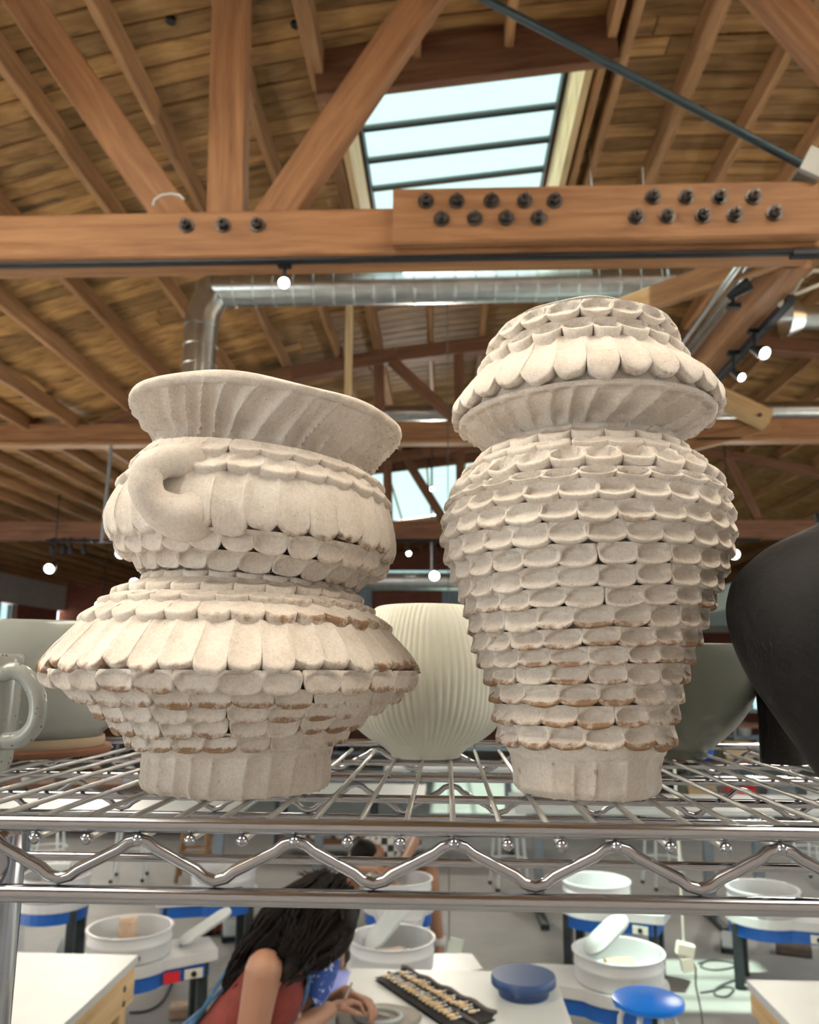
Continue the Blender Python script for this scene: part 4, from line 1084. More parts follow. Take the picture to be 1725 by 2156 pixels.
MB().box((0.19, -0.166, 0.338), (0.08, 0.006, 0.05)).build('warning_label', 'red_plastic', w1)
def text_on(s, p, size, rot, mat, parent, name='lettering'):
    cu = bpy.data.curves.new(name, 'FONT'); cu.body = s; cu.size = size; cu.align_x = 'CENTER'; cu.extrude = 0.0006
    o = bpy.data.objects.new(name, cu); COL.objects.link(o); o.matrix_basis = rot
    dg = bpy.context.evaluated_depsgraph_get(); me = bpy.data.meshes.new_from_object(o.evaluated_get(dg)); bpy.data.objects.remove(o)
    me.materials.append(MATS[mat]); o = bpy.data.objects.new(name, me); COL.objects.link(o); o.matrix_basis = Matrix.Translation(p) @ rot; o.parent = parent; return o
# maker's lettering on the side of the near right wheel's deck, curved wall facing the camera
a = -math.radians(168) - PI / 2 - 0.12
M = Matrix.Rotation(a + PI / 2, 4, 'Z') @ Matrix.Rotation(PI / 2, 4, 'X')
text_on('brent', Vector((0.2285 * math.cos(a), 0.2285 * math.sin(a), 0.386)), 0.035, M, 'ink', w3)

def slab(name, mat, label, cat, loc, size, rot=(0, 0, 0), group=None, rounded=None):
    n = 6; sx, sy = size[0] / 2, size[1] / 2; r = rounded if rounded else min(sx, sy) * 0.25; pts = []
    for cx_, cy_, a0 in ((sx - r, sy - r, 0), (-sx + r, sy - r, PI / 2), (-sx + r, -sy + r, PI), (sx - r, -sy + r, 1.5 * PI)):
        pts += [(cx_ + r * math.cos(a0 + k * PI / 2 / n), cy_ + r * math.sin(a0 + k * PI / 2 / n)) for k in range(n + 1)]
    o = MB().prism(pts, -size[2] / 2, size[2] / 2).build(name, mat); o.location = loc; o.rotation_euler = rot; tag(o, label, cat, group); return o
def lump(name, mat, label, cat, loc, size, rz=0.0, seed=1):
    m = MB().box((0, 0, size[2] / 2), size, None, min(size) * 0.18); o = m.build(name, mat); o.location = loc; o.rotation_euler = (0, 0, rz); tag(o, label, cat); return o
zh = 0.4685
q = w1.location; lump('clay_block', 'wet_clay', 'pale clay block standing in the left wheel pan', 'clay', (q.x - 0.02, q.y + 0.02, zh), (0.085, 0.085, 0.125), 0.3)
slab('throwing_bat', 'bat_grey', 'pale rounded bat leaning on the left wheel deck', 'bat', (q.x + 0.33, q.y + 0.20, 0.503), (0.30, 0.15, 0.012), (0, -0.5, 0.45), 'throwing bats', 0.06)
q = w2.location; slab('throwing_bat', 'bat_grey', 'grey oval bat leaning in pan behind the woman', 'bat', (q.x - 0.03, q.y + 0.03, 0.60), (0.30, 0.17, 0.012), (0, -0.75, 0.5), 'throwing bats', 0.08)
lump('clay_block', 'wet_clay', 'small clay scraps heaped in pan behind the woman', 'clay', (q.x - 0.02, q.y - 0.08, zh), (0.16, 0.06, 0.05), 0.5)
q = w3.location; slab('throwing_bat', 'bat_grey', 'grey oval bat leaning on clay in right wheel pan', 'bat', (q.x - 0.05, q.y + 0.03, 0.615), (0.26, 0.16, 0.012), (0, -0.62, 0.35), 'throwing bats', 0.075)
lump('clay_block', 'wet_clay', 'buff clay brick lying in the right wheel pan', 'clay', (q.x - 0.01, q.y - 0.07, zh), (0.13, 0.07, 0.07), 0.1)
q = wb1.location; lump('cloth_heap', 'white_top', 'white cloth heaped in the far left wheel pan', 'cloth', (q.x - 0.02, q.y + 0.05, zh), (0.16, 0.12, 0.14), 0.3)
q = wb3.location; lump('clay_block', 'grey_clay', 'wet grey clay centred on the bending man\'s wheel', 'clay', (q.x, q.y, zh), (0.12, 0.12, 0.045), 0.3)

def table(name, label, x0, x1, y0, y1, z, top_mat, leg_mat, apron=0.08, leg=0.065, th=0.028):
    r = empty(name, ((x0 + x1) / 2, (y0 + y1) / 2, 0)); tag(r, label, 'table', 'worktables'); w_, d_ = x1 - x0, y1 - y0
    MB().box((0, 0, z - th / 2), (w_, d_, th), None, 0.003).build('tabletop', top_mat, r)
    for sy in (-1, 1): timber('apron', Vector((-w_ / 2 + 0.01, sy * (d_ / 2 - 0.015), z - th - apron / 2)) + r.location, Vector((w_ / 2 - 0.01, sy * (d_ / 2 - 0.015), z - th - apron / 2)) + r.location, 0.028, apron, leg_mat, r)
    for sx in (-1, 1): timber('apron', Vector((sx * (w_ / 2 - 0.008), -d_ / 2 + 0.031, z - th - apron / 2)) + r.location, Vector((sx * (w_ / 2 - 0.008), d_ / 2 - 0.031, z - th - apron / 2)) + r.location, 0.016, apron, leg_mat, r)
    for sx in (-1, 1):
        for sy in (-1, 1):
            timber('leg', Vector((sx * (w_ / 2 - 0.055), sy * (d_ / 2 - 0.065), 0.0)) + r.location, Vector((sx * (w_ / 2 - 0.055), sy * (d_ / 2 - 0.065), z - th)) + r.location, leg, leg, leg_mat, r, up=(0, 1, 0))
    return r
TZ = 0.75
p = atz(292, 2010, TZ)
tl = table('worktable', 'white topped worktable with raw plywood edge at bottom left', p.x - 1.6, p.x, p.y - 1.5, p.y, TZ, 'white_top', 'pale_wood', 0.13)
for dz in (0.05, 0.10):
    MB().lathe([(0.012, 0), (0.010, 0.004), (0.001, 0.005)], 10, (0.80, 0.62, TZ - 0.028 - dz), Matrix.Rotation(PI / 2, 3, 'Y')).build('bolt_head', 'bolt_metal', tl)
pa, pb = atz(738, 2049, TZ), atz(1166, 2047, TZ)
tcn = table('worktable', 'white worktable where the woman works, holding black tool roll', pa.x, pb.x, pb.y - 0.95, pb.y, TZ, 'white_top', 'pale_wood')
p = atz(1572, 2062, TZ)
table('worktable', 'white worktable corner at bottom right of picture', p.x, p.x + 1.5, p.y - 1.2, p.y, TZ, 'white_top', 'pale_wood')
def far_table(label, px, py, w_, d_, z=0.85):
    p = atz(px, py, z); r = empty('steel_table', (p.x + w_ / 2, p.y - d_ / 2, 0)); tag(r, label, 'table', 'far steel tables')
    MB().box((0, 0, z - 0.02), (w_, d_, 0.04), None, 0.004).build('tabletop', 'white_top', r)
    for sx in (-1, 1):
        MB().box((sx * (w_ / 2 - 0.2), 0, z / 2 - 0.005), (0.07, 0.07, z - 0.05), None, 0.006).build('leg', 'grey_metal', r)
        MB().box((sx * (w_ / 2 - 0.2), 0, 0.02), (0.06, d_ * 0.9, 0.04), None, 0.006).build('foot_bar', 'leg_metal', r)
        MB().box((sx * (w_ / 2 - 0.2), 0, z - 0.055), (0.05, d_ * 0.8, 0.03)).build('support_bar', 'grey_metal', r)
    return r
far_table('far white steel legged table behind the left scaled vase', 60, 1668, 1.9, 0.8)
far_table('far white steel legged table directly behind the bending man', 640, 1648, 1.1, 0.7)
far_table('far white steel legged table under the tall vase', 1070, 1668, 1.7, 0.8)
far_table('far white steel legged table under the black vase', 1500, 1672, 1.6, 0.8)
far_table('most distant white steel legged table at centre', 820, 1600, 1.5, 0.8)

def stool(name, label, px, py, mat_seat, mat_leg, h=0.62, r=0.16, wood_=False, z=0.0):
    p = atz(px, py, 0.0 if z == 0 else z); o = empty(name, (p.x, p.y, 0)); tag(o, label, 'stool', 'stools')
    MB().lathe([(0.001, h - 0.03), (r - 0.01, h - 0.03), (r, h - 0.024), (r, h - 0.006), (r - 0.012, h), (0.001, h)], 32).build('seat', mat_seat, o, True)
    for k in range(4):
        a = PI / 4 + k * PI / 2 + 0.2
        d = Vector((math.cos(a), math.sin(a), 0)); lg = MB()
        if wood_: lg.tube([d * (r + 0.04), d * (r - 0.05) + Vector((0, 0, h - 0.03))], 0.02, 4)
        else: lg.tube([d * (r + 0.03), d * (r + 0.0) + Vector((0, 0, h * 0.45)), d * (r - 0.02) + Vector((0, 0, h - 0.10)), d * (r - 0.05) + Vector((0, 0, h - 0.045)), d * (r - 0.09) + Vector((0, 0, h - 0.03))], 0.0115, 8)
        l_ = lg.build('leg', mat_leg, o, not wood_)
        if not wood_: MB().lathe([(0.016, 0), (0.016, 0.025), (0.011, 0.027)], 8, d * (r + 0.03)).build('foot_cap', 'black_metal', l_)
    if wood_:
        for k in range(4):
            a, b = PI / 4 + k * PI / 2 + 0.2, PI / 4 + (k + 1) * PI / 2 + 0.2; q_ = r + 0.01
            MB().tube([(q_ * math.cos(a), q_ * math.sin(a), 0.25), (q_ * math.cos(b), q_ * math.sin(b), 0.25)], 0.013, 6).build('stretcher', mat_leg, o)
    else:
        MB().tube([((r + 0.012) * math.cos(2 * PI * k / 24), (r + 0.012) * math.sin(2 * PI * k / 24), 0.22) for k in range(24)], 0.008, 6, closed=True).build('foot_ring', mat_leg, o, 'all')
    return o
stool('round_stool', 'bright blue seated round stool with pale metal legs', 1365, 2100, 'stool_blue', 'white_metal', 0.52, 0.145, z=0.52)
stool('round_stool', 'white far stool left of the wooden stool', 272, 1850, 'white_metal', 'white_metal')
stool('round_stool', 'white far stool partly hidden behind far left post', 95, 1838, 'white_metal', 'white_metal')
stool('round_stool', 'white far stool right of the bending man', 1072, 1868, 'white_metal', 'white_metal')
stool('round_stool', 'white far stool between the two right back wheels', 1398, 1866, 'white_metal', 'white_metal')
stool('round_stool', 'white far stool at right edge of the picture', 1716, 1840, 'white_metal', 'white_metal')
stool('wooden_stool', 'brown wooden stool behind the left back wheel', 408, 1850, 'stool_wood', 'stool_wood', wood_=True)
ms = stool('round_stool', 'low stool the bending man sits on', 812, 1936, 'navy_plastic', 'white_metal', 0.40, 0.15)
ws = empty('round_stool', (-0.82, 2.64, 0)); bpy.data.objects.remove(ws)

# things on the woman's table
tw = atz(1103, 2094, TZ); bw_ = empty('banding_wheel', (tw.x, tw.y, TZ)); tag(bw_, 'dark blue round banding wheel on woman\'s table', 'turntable')
MB().lathe([(0.001, 0.034), (0.108, 0.034), (0.112, 0.038), (0.112, 0.059), (0.109, 0.064), (0.001, 0.064)], 48).build('turntable_top', 'navy_plastic', bw_, True)
MB().lathe([(0.085, 0.0), (0.088, 0.012), (0.084, 0.026), (0.03, 0.034)], 40).build('base', 'navy_plastic', bw_, True)
ta, tb_, tc_, td = [atz(x, y, TZ + 0.004) for x, y in ((788, 2062), (848, 2046), (1045, 2146), (962, 2180))]
troll = empty('tool_roll', ((ta + tc_) / 2 * 1.0)); troll.location.z = TZ; tag(troll, 'black cloth tool roll spread open on woman\'s table', 'tool roll'); L = troll.location
def bil(u, v): return (ta * (1 - u) + td * u) * (1 - v) + (tb_ * (1 - u) + tc_ * u) * v
m = MB(); vs_ = []; fs_ = []; nu, nv = 26, 8
for k in (0, 1):
    for i in range(nu + 1):
        for j in range(nv + 1):
            u, v = i / nu, j / nv; p = bil(u, v); p.z = TZ + 0.003 + (0.004 if k else 0) + 0.004 * (1 + noise.noise(Vector((u * 6, v * 3, 0)))) * (0.3 + abs(v - 0.5)) + 0.012 * smooth(0.86, 1.0, v)
            if k == 0: p.z = TZ + 0.001
            vs_.append(p - L)
st_ = (nu + 1) * (nv + 1)
for i in range(nu):
    for j in range(nv):
        a = i * (nv + 1) + j; fs_ += [(a + st_, a + nv + 1 + st_, a + nv + 2 + st_, a + 1 + st_), (a, a + 1, a + nv + 2, a + nv + 1)]
m.add(vs_, fs_).build('cloth', 'tool_cloth', troll, 'all')
e = MB(); e.tube([bil(k / 20, 1.0) - L + Vector((0, 0, 0.018 + 0.004 * math.sin(k * 1.3))) for k in range(21)], 0.007, 6); e.build('folded_edge', 'cloth_edge', troll, 'all')
e = MB(); e.tube([bil(k / 20, 0.50) - L + Vector((0, 0, 0.010)) for k in range(21)], 0.006, 6); e.build('pocket_hem', 'cloth_edge', troll, 'all')
rt = random.Random(4)
ORD = 'first second third fourth fifth sixth seventh eighth ninth tenth eleventh twelfth thirteenth fourteenth fifteenth sixteenth seventeenth eighteenth nineteenth'.split()
for row in (0, 1):
    for i in range(19):
        u = 0.08 + 0.80 * i / 18; v0, v1 = (0.56, 0.86) if row else (0.12, 0.44)
        p = bil(u, v0 + rt.uniform(0, 0.04)); q = bil(u + 0.02 + rt.uniform(-0.01, 0.01), v1 + rt.uniform(-0.1, 0.06)); p.z = q.z = TZ + 0.0235; mid = (p + q) / 2
        tl_ = empty('clay_tool', mid); tag(tl_, '%s clay modelling tool from left in %s row of open tool roll' % (ORD[i], 'upper' if row else 'lower'), 'tool', 'upper row of tools in the roll' if row else 'lower row of tools in the roll')
        MB().tube([p - mid, (p * 0.6 + q * 0.4) - mid, (p * 0.3 + q * 0.7) - mid], [0.004, 0.0055, 0.0035], 6).build('handle', 'tool_wood' if rt.random() < 0.8 else 'tool_steel', tl_, 'all')
        MB().tube([(p * 0.3 + q * 0.7) - mid, q - mid], [0.0025, 0.0045], 6).build('tip', 'tool_steel', tl_, 'all')
cp = atz(795, 2152, TZ); plate = empty('clay_slab_plate', (cp.x, cp.y, TZ)); tag(plate, 'grey clay slab with raised ring being worked in front of woman', 'clay slab')
MB().lathe([(0.001, 0), (0.115, 0), (0.12, 0.006), (0.118, 0.016), (0.001, 0.016)], 28, mod=lambda i, a: 0.018 * math.sin(2 * a + 1) + 0.006 * math.sin(5 * a) if i in (1, 2, 3) else 0).build('slab', 'grey_clay', plate, True)
MB().tube([(0.075 * math.cos(2 * PI * k / 32), 0.055 * math.sin(2 * PI * k / 32), 0.019) for k in range(32)], 0.007, 8, closed=True).build('ring', 'bat_grey', plate, 'all')
MB().tube([(-0.03, -0.02, 0.019), (0.0, 0.01, 0.021), (0.035, 0.0, 0.019)], 0.005, 8).build('inner_coil', 'bat_grey', plate, 'all')
vp = atz(712, 2068, 0.70); vb_ = empty('plastic_tub', (vp.x, vp.y + 0.12, 0.0))
bpy.data.objects.remove(vb_)
stool('round_stool', 'violet blue seated stool seen behind the woman\'s hands', 706, 2066, 'violet_plastic', 'white_metal', 0.52, 0.145, z=0.52)
# hanging cables, tags, pedals, floor litter
def hang(name, mat, px, py0, py1, Y, r, label, cat):
    a, b = at(px, py0, Y), at(px, py1, Y); a.x = b.x; o = empty(name, b); tag(o, label, cat)
    MB().tube([(0, 0, 0), (0.002, 0, (zr(b.x) - b.z) * 0.5), (0, 0, zr(b.x) - b.z)], r, 6).build('cord', mat, o, True); return o
h1 = hang('hanging_tag', 'cable_dark', 946, 1800, 1980, 4.9, 0.0035, 'pale paper tag hanging on long dark cord by man\'s leg', 'tag')
MB().box((0.03, 0, -0.05), (0.075, 0.004, 0.125), Matrix.Rotation(0.22, 3, 'Y'), 0.001).build('tag_card', 'tag_paper', h1)
h2 = hang('hanging_outlet', 'cable_pale', 1440, 1800, 1985, 4.7, 0.006, 'cream outlet box hanging on pale cord right of near wheel', 'outlet box')
MB().box((0.005, 0, -0.03), (0.085, 0.05, 0.06), Matrix.Rotation(0.2, 3, 'Y'), 0.006).box((0.01, 0, -0.10), (0.06, 0.05, 0.07), Matrix.Rotation(-0.15, 3, 'Y'), 0.006).build('box', 'cable_pale', h2)
MB().tube([Vector((0.03, 0, -0.07)), Vector((0.055, 0, -0.12)), Vector((0.05, 0, -0.2)), Vector((0.065, -0.02, -0.32)), Vector((0.07, -0.03, -h2.location.z + 0.006))], 0.005, 6).build('drop_cord', 'cable_dark', h2, True)
def cord(mat, pts, r, label, z=0.006):
    pp = [atz(x, y, z) for x, y in pts]; sm_ = []
    for i in range(len(pp) - 1):
        p0, p1, p2, p3 = pp[max(0, i - 1)], pp[i], pp[i + 1], pp[min(len(pp) - 1, i + 2)]
        for k in range(5):
            t = k / 5; sm_.append(0.5 * (2 * p1 + (p2 - p0) * t + (2 * p0 - 5 * p1 + 4 * p2 - p3) * t * t + (3 * p1 - p0 - 3 * p2 + p3) * t ** 3))
    o0 = sm_[0].copy(); o = MB().tube([p - o0 for p in sm_] + [pp[-1] - o0], r, 6).build('power_cord', mat, None, 'all'); o.location = o0; tag(o, label, 'cord', 'cords on the floor'); return o
cord('cable_dark', [(1475, 2090), (1500, 2086), (1525, 2078), (1545, 2082), (1530, 2098), (1505, 2094), (1510, 2080), (1535, 2068), (1570, 2056)], 0.006, 'dark cord looping on floor by right worktable corner')
cord('cable_dark', [(1470, 2028), (1500, 2022), (1540, 2026), (1545, 2036), (1505, 2042), (1475, 2034), (1500, 2020), (1560, 2030)], 0.005, 'coiled dark cord on floor behind outlet box')
cord('cable_dark', [(272, 2132), (310, 2128), (340, 2110), (360, 2075), (375, 2040)], 0.006, 'dark cord trailing under the left wheel')
cord('cable_dark', [(1100, 2034), (1130, 2030), (1160, 2036), (1185, 2030)], 0.005, 'dark cord on floor left of the right near wheel')
def pedal(px, py, label, rz=0.3):
    p = atz(px, py, 0.0); o = empty('foot_pedal', p, rz); tag(o, label, 'foot pedal', 'foot pedals')
    MB().box((0, 0, 0.02), (0.13, 0.2, 0.04), None, 0.008).build('base', 'leg_metal', o); MB().box((0, 0.0, 0.062), (0.11, 0.2, 0.018), Matrix.Rotation(0.22, 3, 'X'), 0.004).build('treadle', 'bat_grey', o)
pedal(142, 2010, 'grey foot pedal behind the left worktable'); pedal(1540, 2000, 'foot pedal by the right back wheel leg', -0.3); pedal(486, 1975, 'foot pedal between left wheels')
for px, py, lab, m, rz in ((1672, 2010, 'loose brown brick lying on floor at right', 'dark_stone', -0.35), (402, 2140, 'pale block under the left wheel leg', 'wet_clay', 0.2), (472, 1962, 'small red brown block under back wheel leg', 'brick', 0.1)):
    p = atz(px, py, 0); lump('brick_block', m, lab, 'block', (p.x, p.y, 0), (0.22, 0.10, 0.065), rz)

# far storage: low rack of jars, bins, tall racks
def rack(label, x0, x1, y, zs, d=0.5, mat='leg_metal'):
    r = empty('storage_rack', ((x0 + x1) / 2, y, 0)); tag(r, label, 'rack', 'far storage racks'); w_ = x1 - x0
    for z in zs: MB().box((0, 0, z - 0.02), (w_, d, 0.04), None, 0.003).build('shelf_board', 'dark_wood' if mat != 'grey_metal' else 'grey_metal', r)
    for sx in (-1, 1):
        for sy in (-1, 1): MB().box((sx * (w_ / 2 - 0.02), sy * (d / 2 - 0.02), max(zs) / 2 - 0.03), (0.045, 0.045, max(zs) - 0.05)).build('upright', mat, r)
    return r
jars = random.Random(9)
def jar(p, r, h, mat, label, group):
    o = MB().lathe([(0.001, 0), (r * 0.85, 0), (r, h * 0.15), (r, h * 0.72), (r * 0.7, h * 0.86), (r * 0.72, h), (r * 0.6, h), (r * 0.55, h * 0.85), (0.001, h * 0.8)], 16).build('jar', mat, None, True)
    o.location = p; tag(o, label, 'jar', group); return o
p = atz(690, 1812, 0.0); r1_ = rack('low dark rack of cream jars left of the bending man', p.x - 0.55, p.x + 0.45, p.y + 0.3, (0.18, 0.62))
for i in range(7): jar((p.x - 0.42 + i * 0.13, p.y + 0.16, 0.18), 0.05, 0.16, 'white_top' if i % 3 else 'pale_glaze', '%s cream jar from left on the low rack beside bending man' % ORD[i], 'jars on the low rack')
jar((p.x + 0.40 - 0.02, p.y + 0.12, 0.18), 0.035, 0.10, 'red_plastic', 'pink red pot at right end of the low jar rack', 'jars on the low rack')
p = atz(250, 1762, 0.0); r2_ = rack('low dark rack behind the far left stools', p.x - 1.4, p.x + 1.0, p.y + 0.3, (0.15, 0.55))
for i in range(6): jar((p.x - 1.2 + i * 0.4, p.y + 0.2, 0.55), 0.07, 0.18, ('white_top', 'dark_stone', 'wet_clay')[i % 3], '%s pot from left on top board of far left low rack' % ORD[i], 'pots on the far left rack')
gb = MB().lathe([(0.001, 0), (0.10, 0), (0.13, 0.14), (0.135, 0.15), (0.12, 0.15), (0.09, 0.02), (0.001, 0.02)], 20).build('green_basin', 'green_plastic', None, True); q = atz(345, 1768, 0.15); gb.location = (p.x + 0.62, p.y + 0.2, 0.15); tag(gb, 'green basin on the far left low rack', 'basin')
p = atz(1650, 1745, 0.0); r3_ = rack('low dark rack at far right with coloured bins', p.x - 1.6, p.x + 1.0, p.y + 0.4, (0.2, 0.75, 1.2))
for i, (mt, lab) in enumerate((('red_plastic', 'red plastic bin on far right rack'), ('blue_paint', 'blue plastic bin on far right rack'), ('pale_wood', 'tan box on far right rack'), ('white_top', 'white box on far right rack'), ('black_metal', 'black box on far right rack'))):
    lump('storage_bin', mt, lab, 'bin', (p.x - 1.35 + i * 0.48, p.y + 0.35, 0.75), (0.32, 0.3, 0.24))
    lump('storage_bin', ('black_metal', 'pale_wood', 'red_plastic', 'grey_metal', 'white_top')[i], lab.replace('far right rack', 'lower board of far right rack').replace('red plastic', 'dark').replace('blue plastic', 'light wooden').replace('tan box', 'red crate').replace('white box', 'grey box').replace('black box', 'white tub'), 'bin', (p.x - 1.35 + i * 0.48, p.y + 0.35, 0.2), (0.34, 0.3, 0.26))
rw = random.Random(21)
fr = [(-6.0, -3.6, 15.5, 'tall storage rack far left behind pale bowl'), (-3.0, -1.0, 16.5, 'tall storage rack far behind left scaled vase'), (-0.6, 1.6, 17.5, 'tall storage rack far behind the ribbed vase'), (2.4, 4.4, 16.0, 'tall storage rack far behind tall scaled vase'), (4.9, 6.7, 15.0, 'tall storage rack far behind the black vase')]
for x0, x1, y, lab in fr:
    rack(lab, x0, x1, y, (0.3, 0.75, 1.2, 1.62), 0.55, 'grey_metal')
    for z in (0.3, 0.75, 1.2, 1.62):
        for k in range(5):
            if rw.random() < 0.2: continue
            jar((x0 + 0.25 + k * (x1 - x0 - 0.5) / 4, y - 0.1, z), rw.uniform(0.07, 0.12), rw.uniform(0.15, 0.3), rw.choice(['white_top', 'dark_stone', 'wet_clay', 'pale_glaze', 'black_clay']), '%s pot from left, %s board of %s' % (ORD[k], {0.3: 'lowest', 0.75: 'second', 1.2: 'third', 1.62: 'top'}[z], lab.replace('storage ', '')), 'pots on the ' + lab)

# ================================================================ people
def capsule(mb, p, q, r1, r2, n=12):
    p = Vector(p); q = Vector(q); d = (q - p); L_ = d.length; ax = d.normalized() if L_ > 1e-6 else Vector((0, 0, 1)); M = ax.to_track_quat('Z', 'Y').to_matrix()
    prof = [(1e-4, -r1)] + [(r1 * math.cos(a), r1 * math.sin(a)) for a in (-1.05, -0.5)] + [(r1, 0), (r2, L_)] + [(r2 * math.cos(a), L_ + r2 * math.sin(a)) for a in (0.5, 1.05)] + [(1e-4, L_ + r2)]
    mb.lathe(prof, n, p, M)
def fuse(mb, voxel, name, mat, parent, it=6, fac=0.5):
    """one continuous skin from overlapping limbs"""
    me = mb.mesh(name); o = bpy.data.objects.new(name, me); COL.objects.link(o)
    rm = o.modifiers.new('r', 'REMESH'); rm.mode = 'VOXEL'; rm.voxel_size = voxel
    s_ = o.modifiers.new('s', 'SMOOTH'); s_.iterations = it; s_.factor = fac
    dg = bpy.context.evaluated_depsgraph_get(); m2 = bpy.data.meshes.new_from_object(o.evaluated_get(dg)); bpy.data.objects.remove(o)
    m2.polygons.foreach_set('use_smooth', [True] * len(m2.polygons)); m2.materials.clear(); m2.materials.append(MATS[mat])
    o = bpy.data.objects.new(name, m2); COL.objects.link(o); o.parent = parent; return o
def hand(mb, wrist, tip_dir, palm_n, side, sc=1.0, curl=0.6):
    w_ = Vector(wrist); d = Vector(tip_dir).normalized(); n_ = Vector(palm_n).normalized(); n_ = (n_ - d * n_.dot(d)).normalized(); s_ = d.cross(n_) * side
    for k in (-1.5, -0.5, 0.5, 1.5): capsule(mb, w_, w_ + d * 0.078 * sc + s_ * k * 0.018 * sc, 0.018 * sc, 0.0125 * sc, 8)
    for k, ln in ((-1.5, 0.062), (-0.5, 0.078), (0.5, 0.082), (1.5, 0.072)):
        a = w_ + d * 0.082 * sc + s_ * k * 0.0195 * sc; c_ = curl * (1.0 + 0.12 * k)
        b = a + (d * math.cos(c_ * 0.5) + n_ * math.sin(c_ * 0.5)) * ln * 0.5 * sc + s_ * k * 0.002
        c = b + (d * math.cos(c_ * 1.5) + n_ * math.sin(c_ * 1.5)) * ln * 0.5 * sc
        capsule(mb, a, b, 0.0095 * sc, 0.0085 * sc, 8); capsule(mb, b, c, 0.0085 * sc, 0.0072 * sc, 8)
    a = w_ + d * 0.028 * sc + s_ * 0.030 * sc; b = a + (d * 0.6 + s_ * 0.6 + n_ * 0.55).normalized() * 0.045 * sc; c = b + (d * 0.95 + n_ * 0.5).normalized() * 0.034 * sc
    capsule(mb, a, b, 0.0125 * sc, 0.0105 * sc, 8); capsule(mb, b, c, 0.0105 * sc, 0.008 * sc, 8)
def head(mb, c, fwd, up, s=1.0):
    f = Vector(fwd).normalized(); u = (Vector(up) - f * Vector(up).dot(f)).normalized(); r = f.cross(u); M = Matrix((r, f, u)).transposed()
    c = Vector(c)
    mb.ball(c + u * 0.015 * s, 0.1 * s, 20, 14, (0.78, 0.98, 1.05), M)
    mb.ball(c + f * 0.03 * s - u * 0.055 * s, 0.068 * s, 16, 12, (0.82, 0.95, 1.0), M)
    capsule(mb, c + f * 0.085 * s - u * 0.0 * s, c + f * 0.108 * s - u * 0.035 * s, 0.010 * s, 0.014 * s, 8)       # nose
    mb.ball(c + f * 0.088 * s - u * 0.066 * s, 0.02 * s, 10, 8, (1.1, 0.7, 0.5), M)                                 # mouth
    mb.ball(c + f * 0.075 * s - u * 0.108 * s, 0.022 * s, 10, 8, (1, 1, 0.8), M)                                   # chin
    for k in (-1, 1):
        mb.ball(c + r * k * 0.079 * s - u * 0.02 * s - f * 0.008 * s, 0.026 * s, 10, 8, (0.35, 0.75, 1.1), M)       # ears
        mb.ball(c + r * k * 0.034 * s + f * 0.083 * s + u * 0.022 * s, 0.018 * s, 10, 8, (1.2, 0.6, 0.4), M)        # brows
    return c, f, u, r

# ---- the woman at the table
YW = 2.62
wroot = empty('person', (-0.70, YW, 0)); tag(wroot, 'person with long dark hair, red top and denim overalls bending over table', 'person'); LW = wroot.location
hc = at(672, 1962, 2.62); sR = at(556, 2042, 2.47); eR = at(522, 2222, 2.46); hR = at(690, 2128, 2.68); sL = at(640, 2030, 2.80); eL = at(640, 2158, 2.96); hL = at(728, 2092, 2.84)
nb_ = (sR + sL) / 2 + Vector((0.035, 0, 0.03)); up_ch = (sR + sL) / 2 + Vector((-0.02, 0, -0.03)); pel = Vector((-0.70, YW, 0.56)); mid = pel.lerp(up_ch, 0.5) + Vector((-0.035, 0, 0.02))
fw = Vector((0.80, 0.12, -0.62)); upv = Vector((0.60, 0, 0.80))
B = MB(); head(B, hc - LW, fw, upv)
capsule(B, nb_ - LW, hc - LW - fw.normalized() * 0.03 - Vector((0, 0, 0.03)), 0.052, 0.05)
for s_ in (sR, sL): capsule(B, up_ch - LW, s_ - LW, 0.085, 0.054)
def trunk(mb, g):
    for dy in (-0.07, 0.07):
        v = Vector((0, dy, 0)); capsule(mb, pel + v - LW, mid + v * 0.85 - LW, 0.115 + g, 0.100 + g); capsule(mb, mid + v * 0.85 - LW, up_ch + v - LW, 0.100 + g, 0.100 + g)
trunk(B, 0)
capsule(B, sR - LW, eR - LW, 0.054, 0.042); capsule(B, eR - LW, hR - LW, 0.042, 0.026); capsule(B, sL - LW, eL - LW, 0.052, 0.042); capsule(B, eL - LW, hL - LW, 0.042, 0.026)
knees = [Vector((-0.30, YW - 0.12, 0.52)), Vector((-0.30, YW + 0.14, 0.52))]; ank = [Vector((-0.36, YW - 0.12, 0.10)), Vector((-0.36, YW + 0.14, 0.10))]
def legs(mb, g):
    for k, a, dy in zip(knees, ank, (-0.09, 0.09)):
        capsule(mb, pel + Vector((0, dy, -0.02)) - LW, k - LW, 0.088 + g, 0.06 + g); capsule(mb, k - LW, a - LW, 0.06 + g, 0.04 + g)
legs(B, 0)
for a in ank: capsule(B, a + Vector((-0.02, 0, -0.055)) - LW, a + Vector((0.15, 0, -0.065)) - LW, 0.036, 0.03)
hand(B, hR - LW, (hL + Vector((0.05, -0.03, 0.01)) - hR), (0.5, 0.5, -0.5), -1, 0.95, 0.7)
hand(B, hL - LW, (0.8, -0.3, -0.15), (-0.1, -0.3, -1.0), 1, 0.95, 1.1)
fuse(B, 0.0052, 'body', 'skin', wroot, 4)
C_ = MB(); trunk(C_, 0.010)
for s_ in (sR, sL): capsule(C_, up_ch - LW, (up_ch.lerp(s_, 0.55)) - LW, 0.092, 0.062)
top_ = fuse(C_, 0.012, 'tank_top', 'red_knit', wroot, 5)
C_ = MB(); legs(C_, 0.014)
for dy in (-0.07, 0.07): capsule(C_, pel + Vector((0, dy, -0.03)) - LW, pel.lerp(mid, 0.45) + Vector((0, dy, 0)) - LW, 0.130, 0.122)
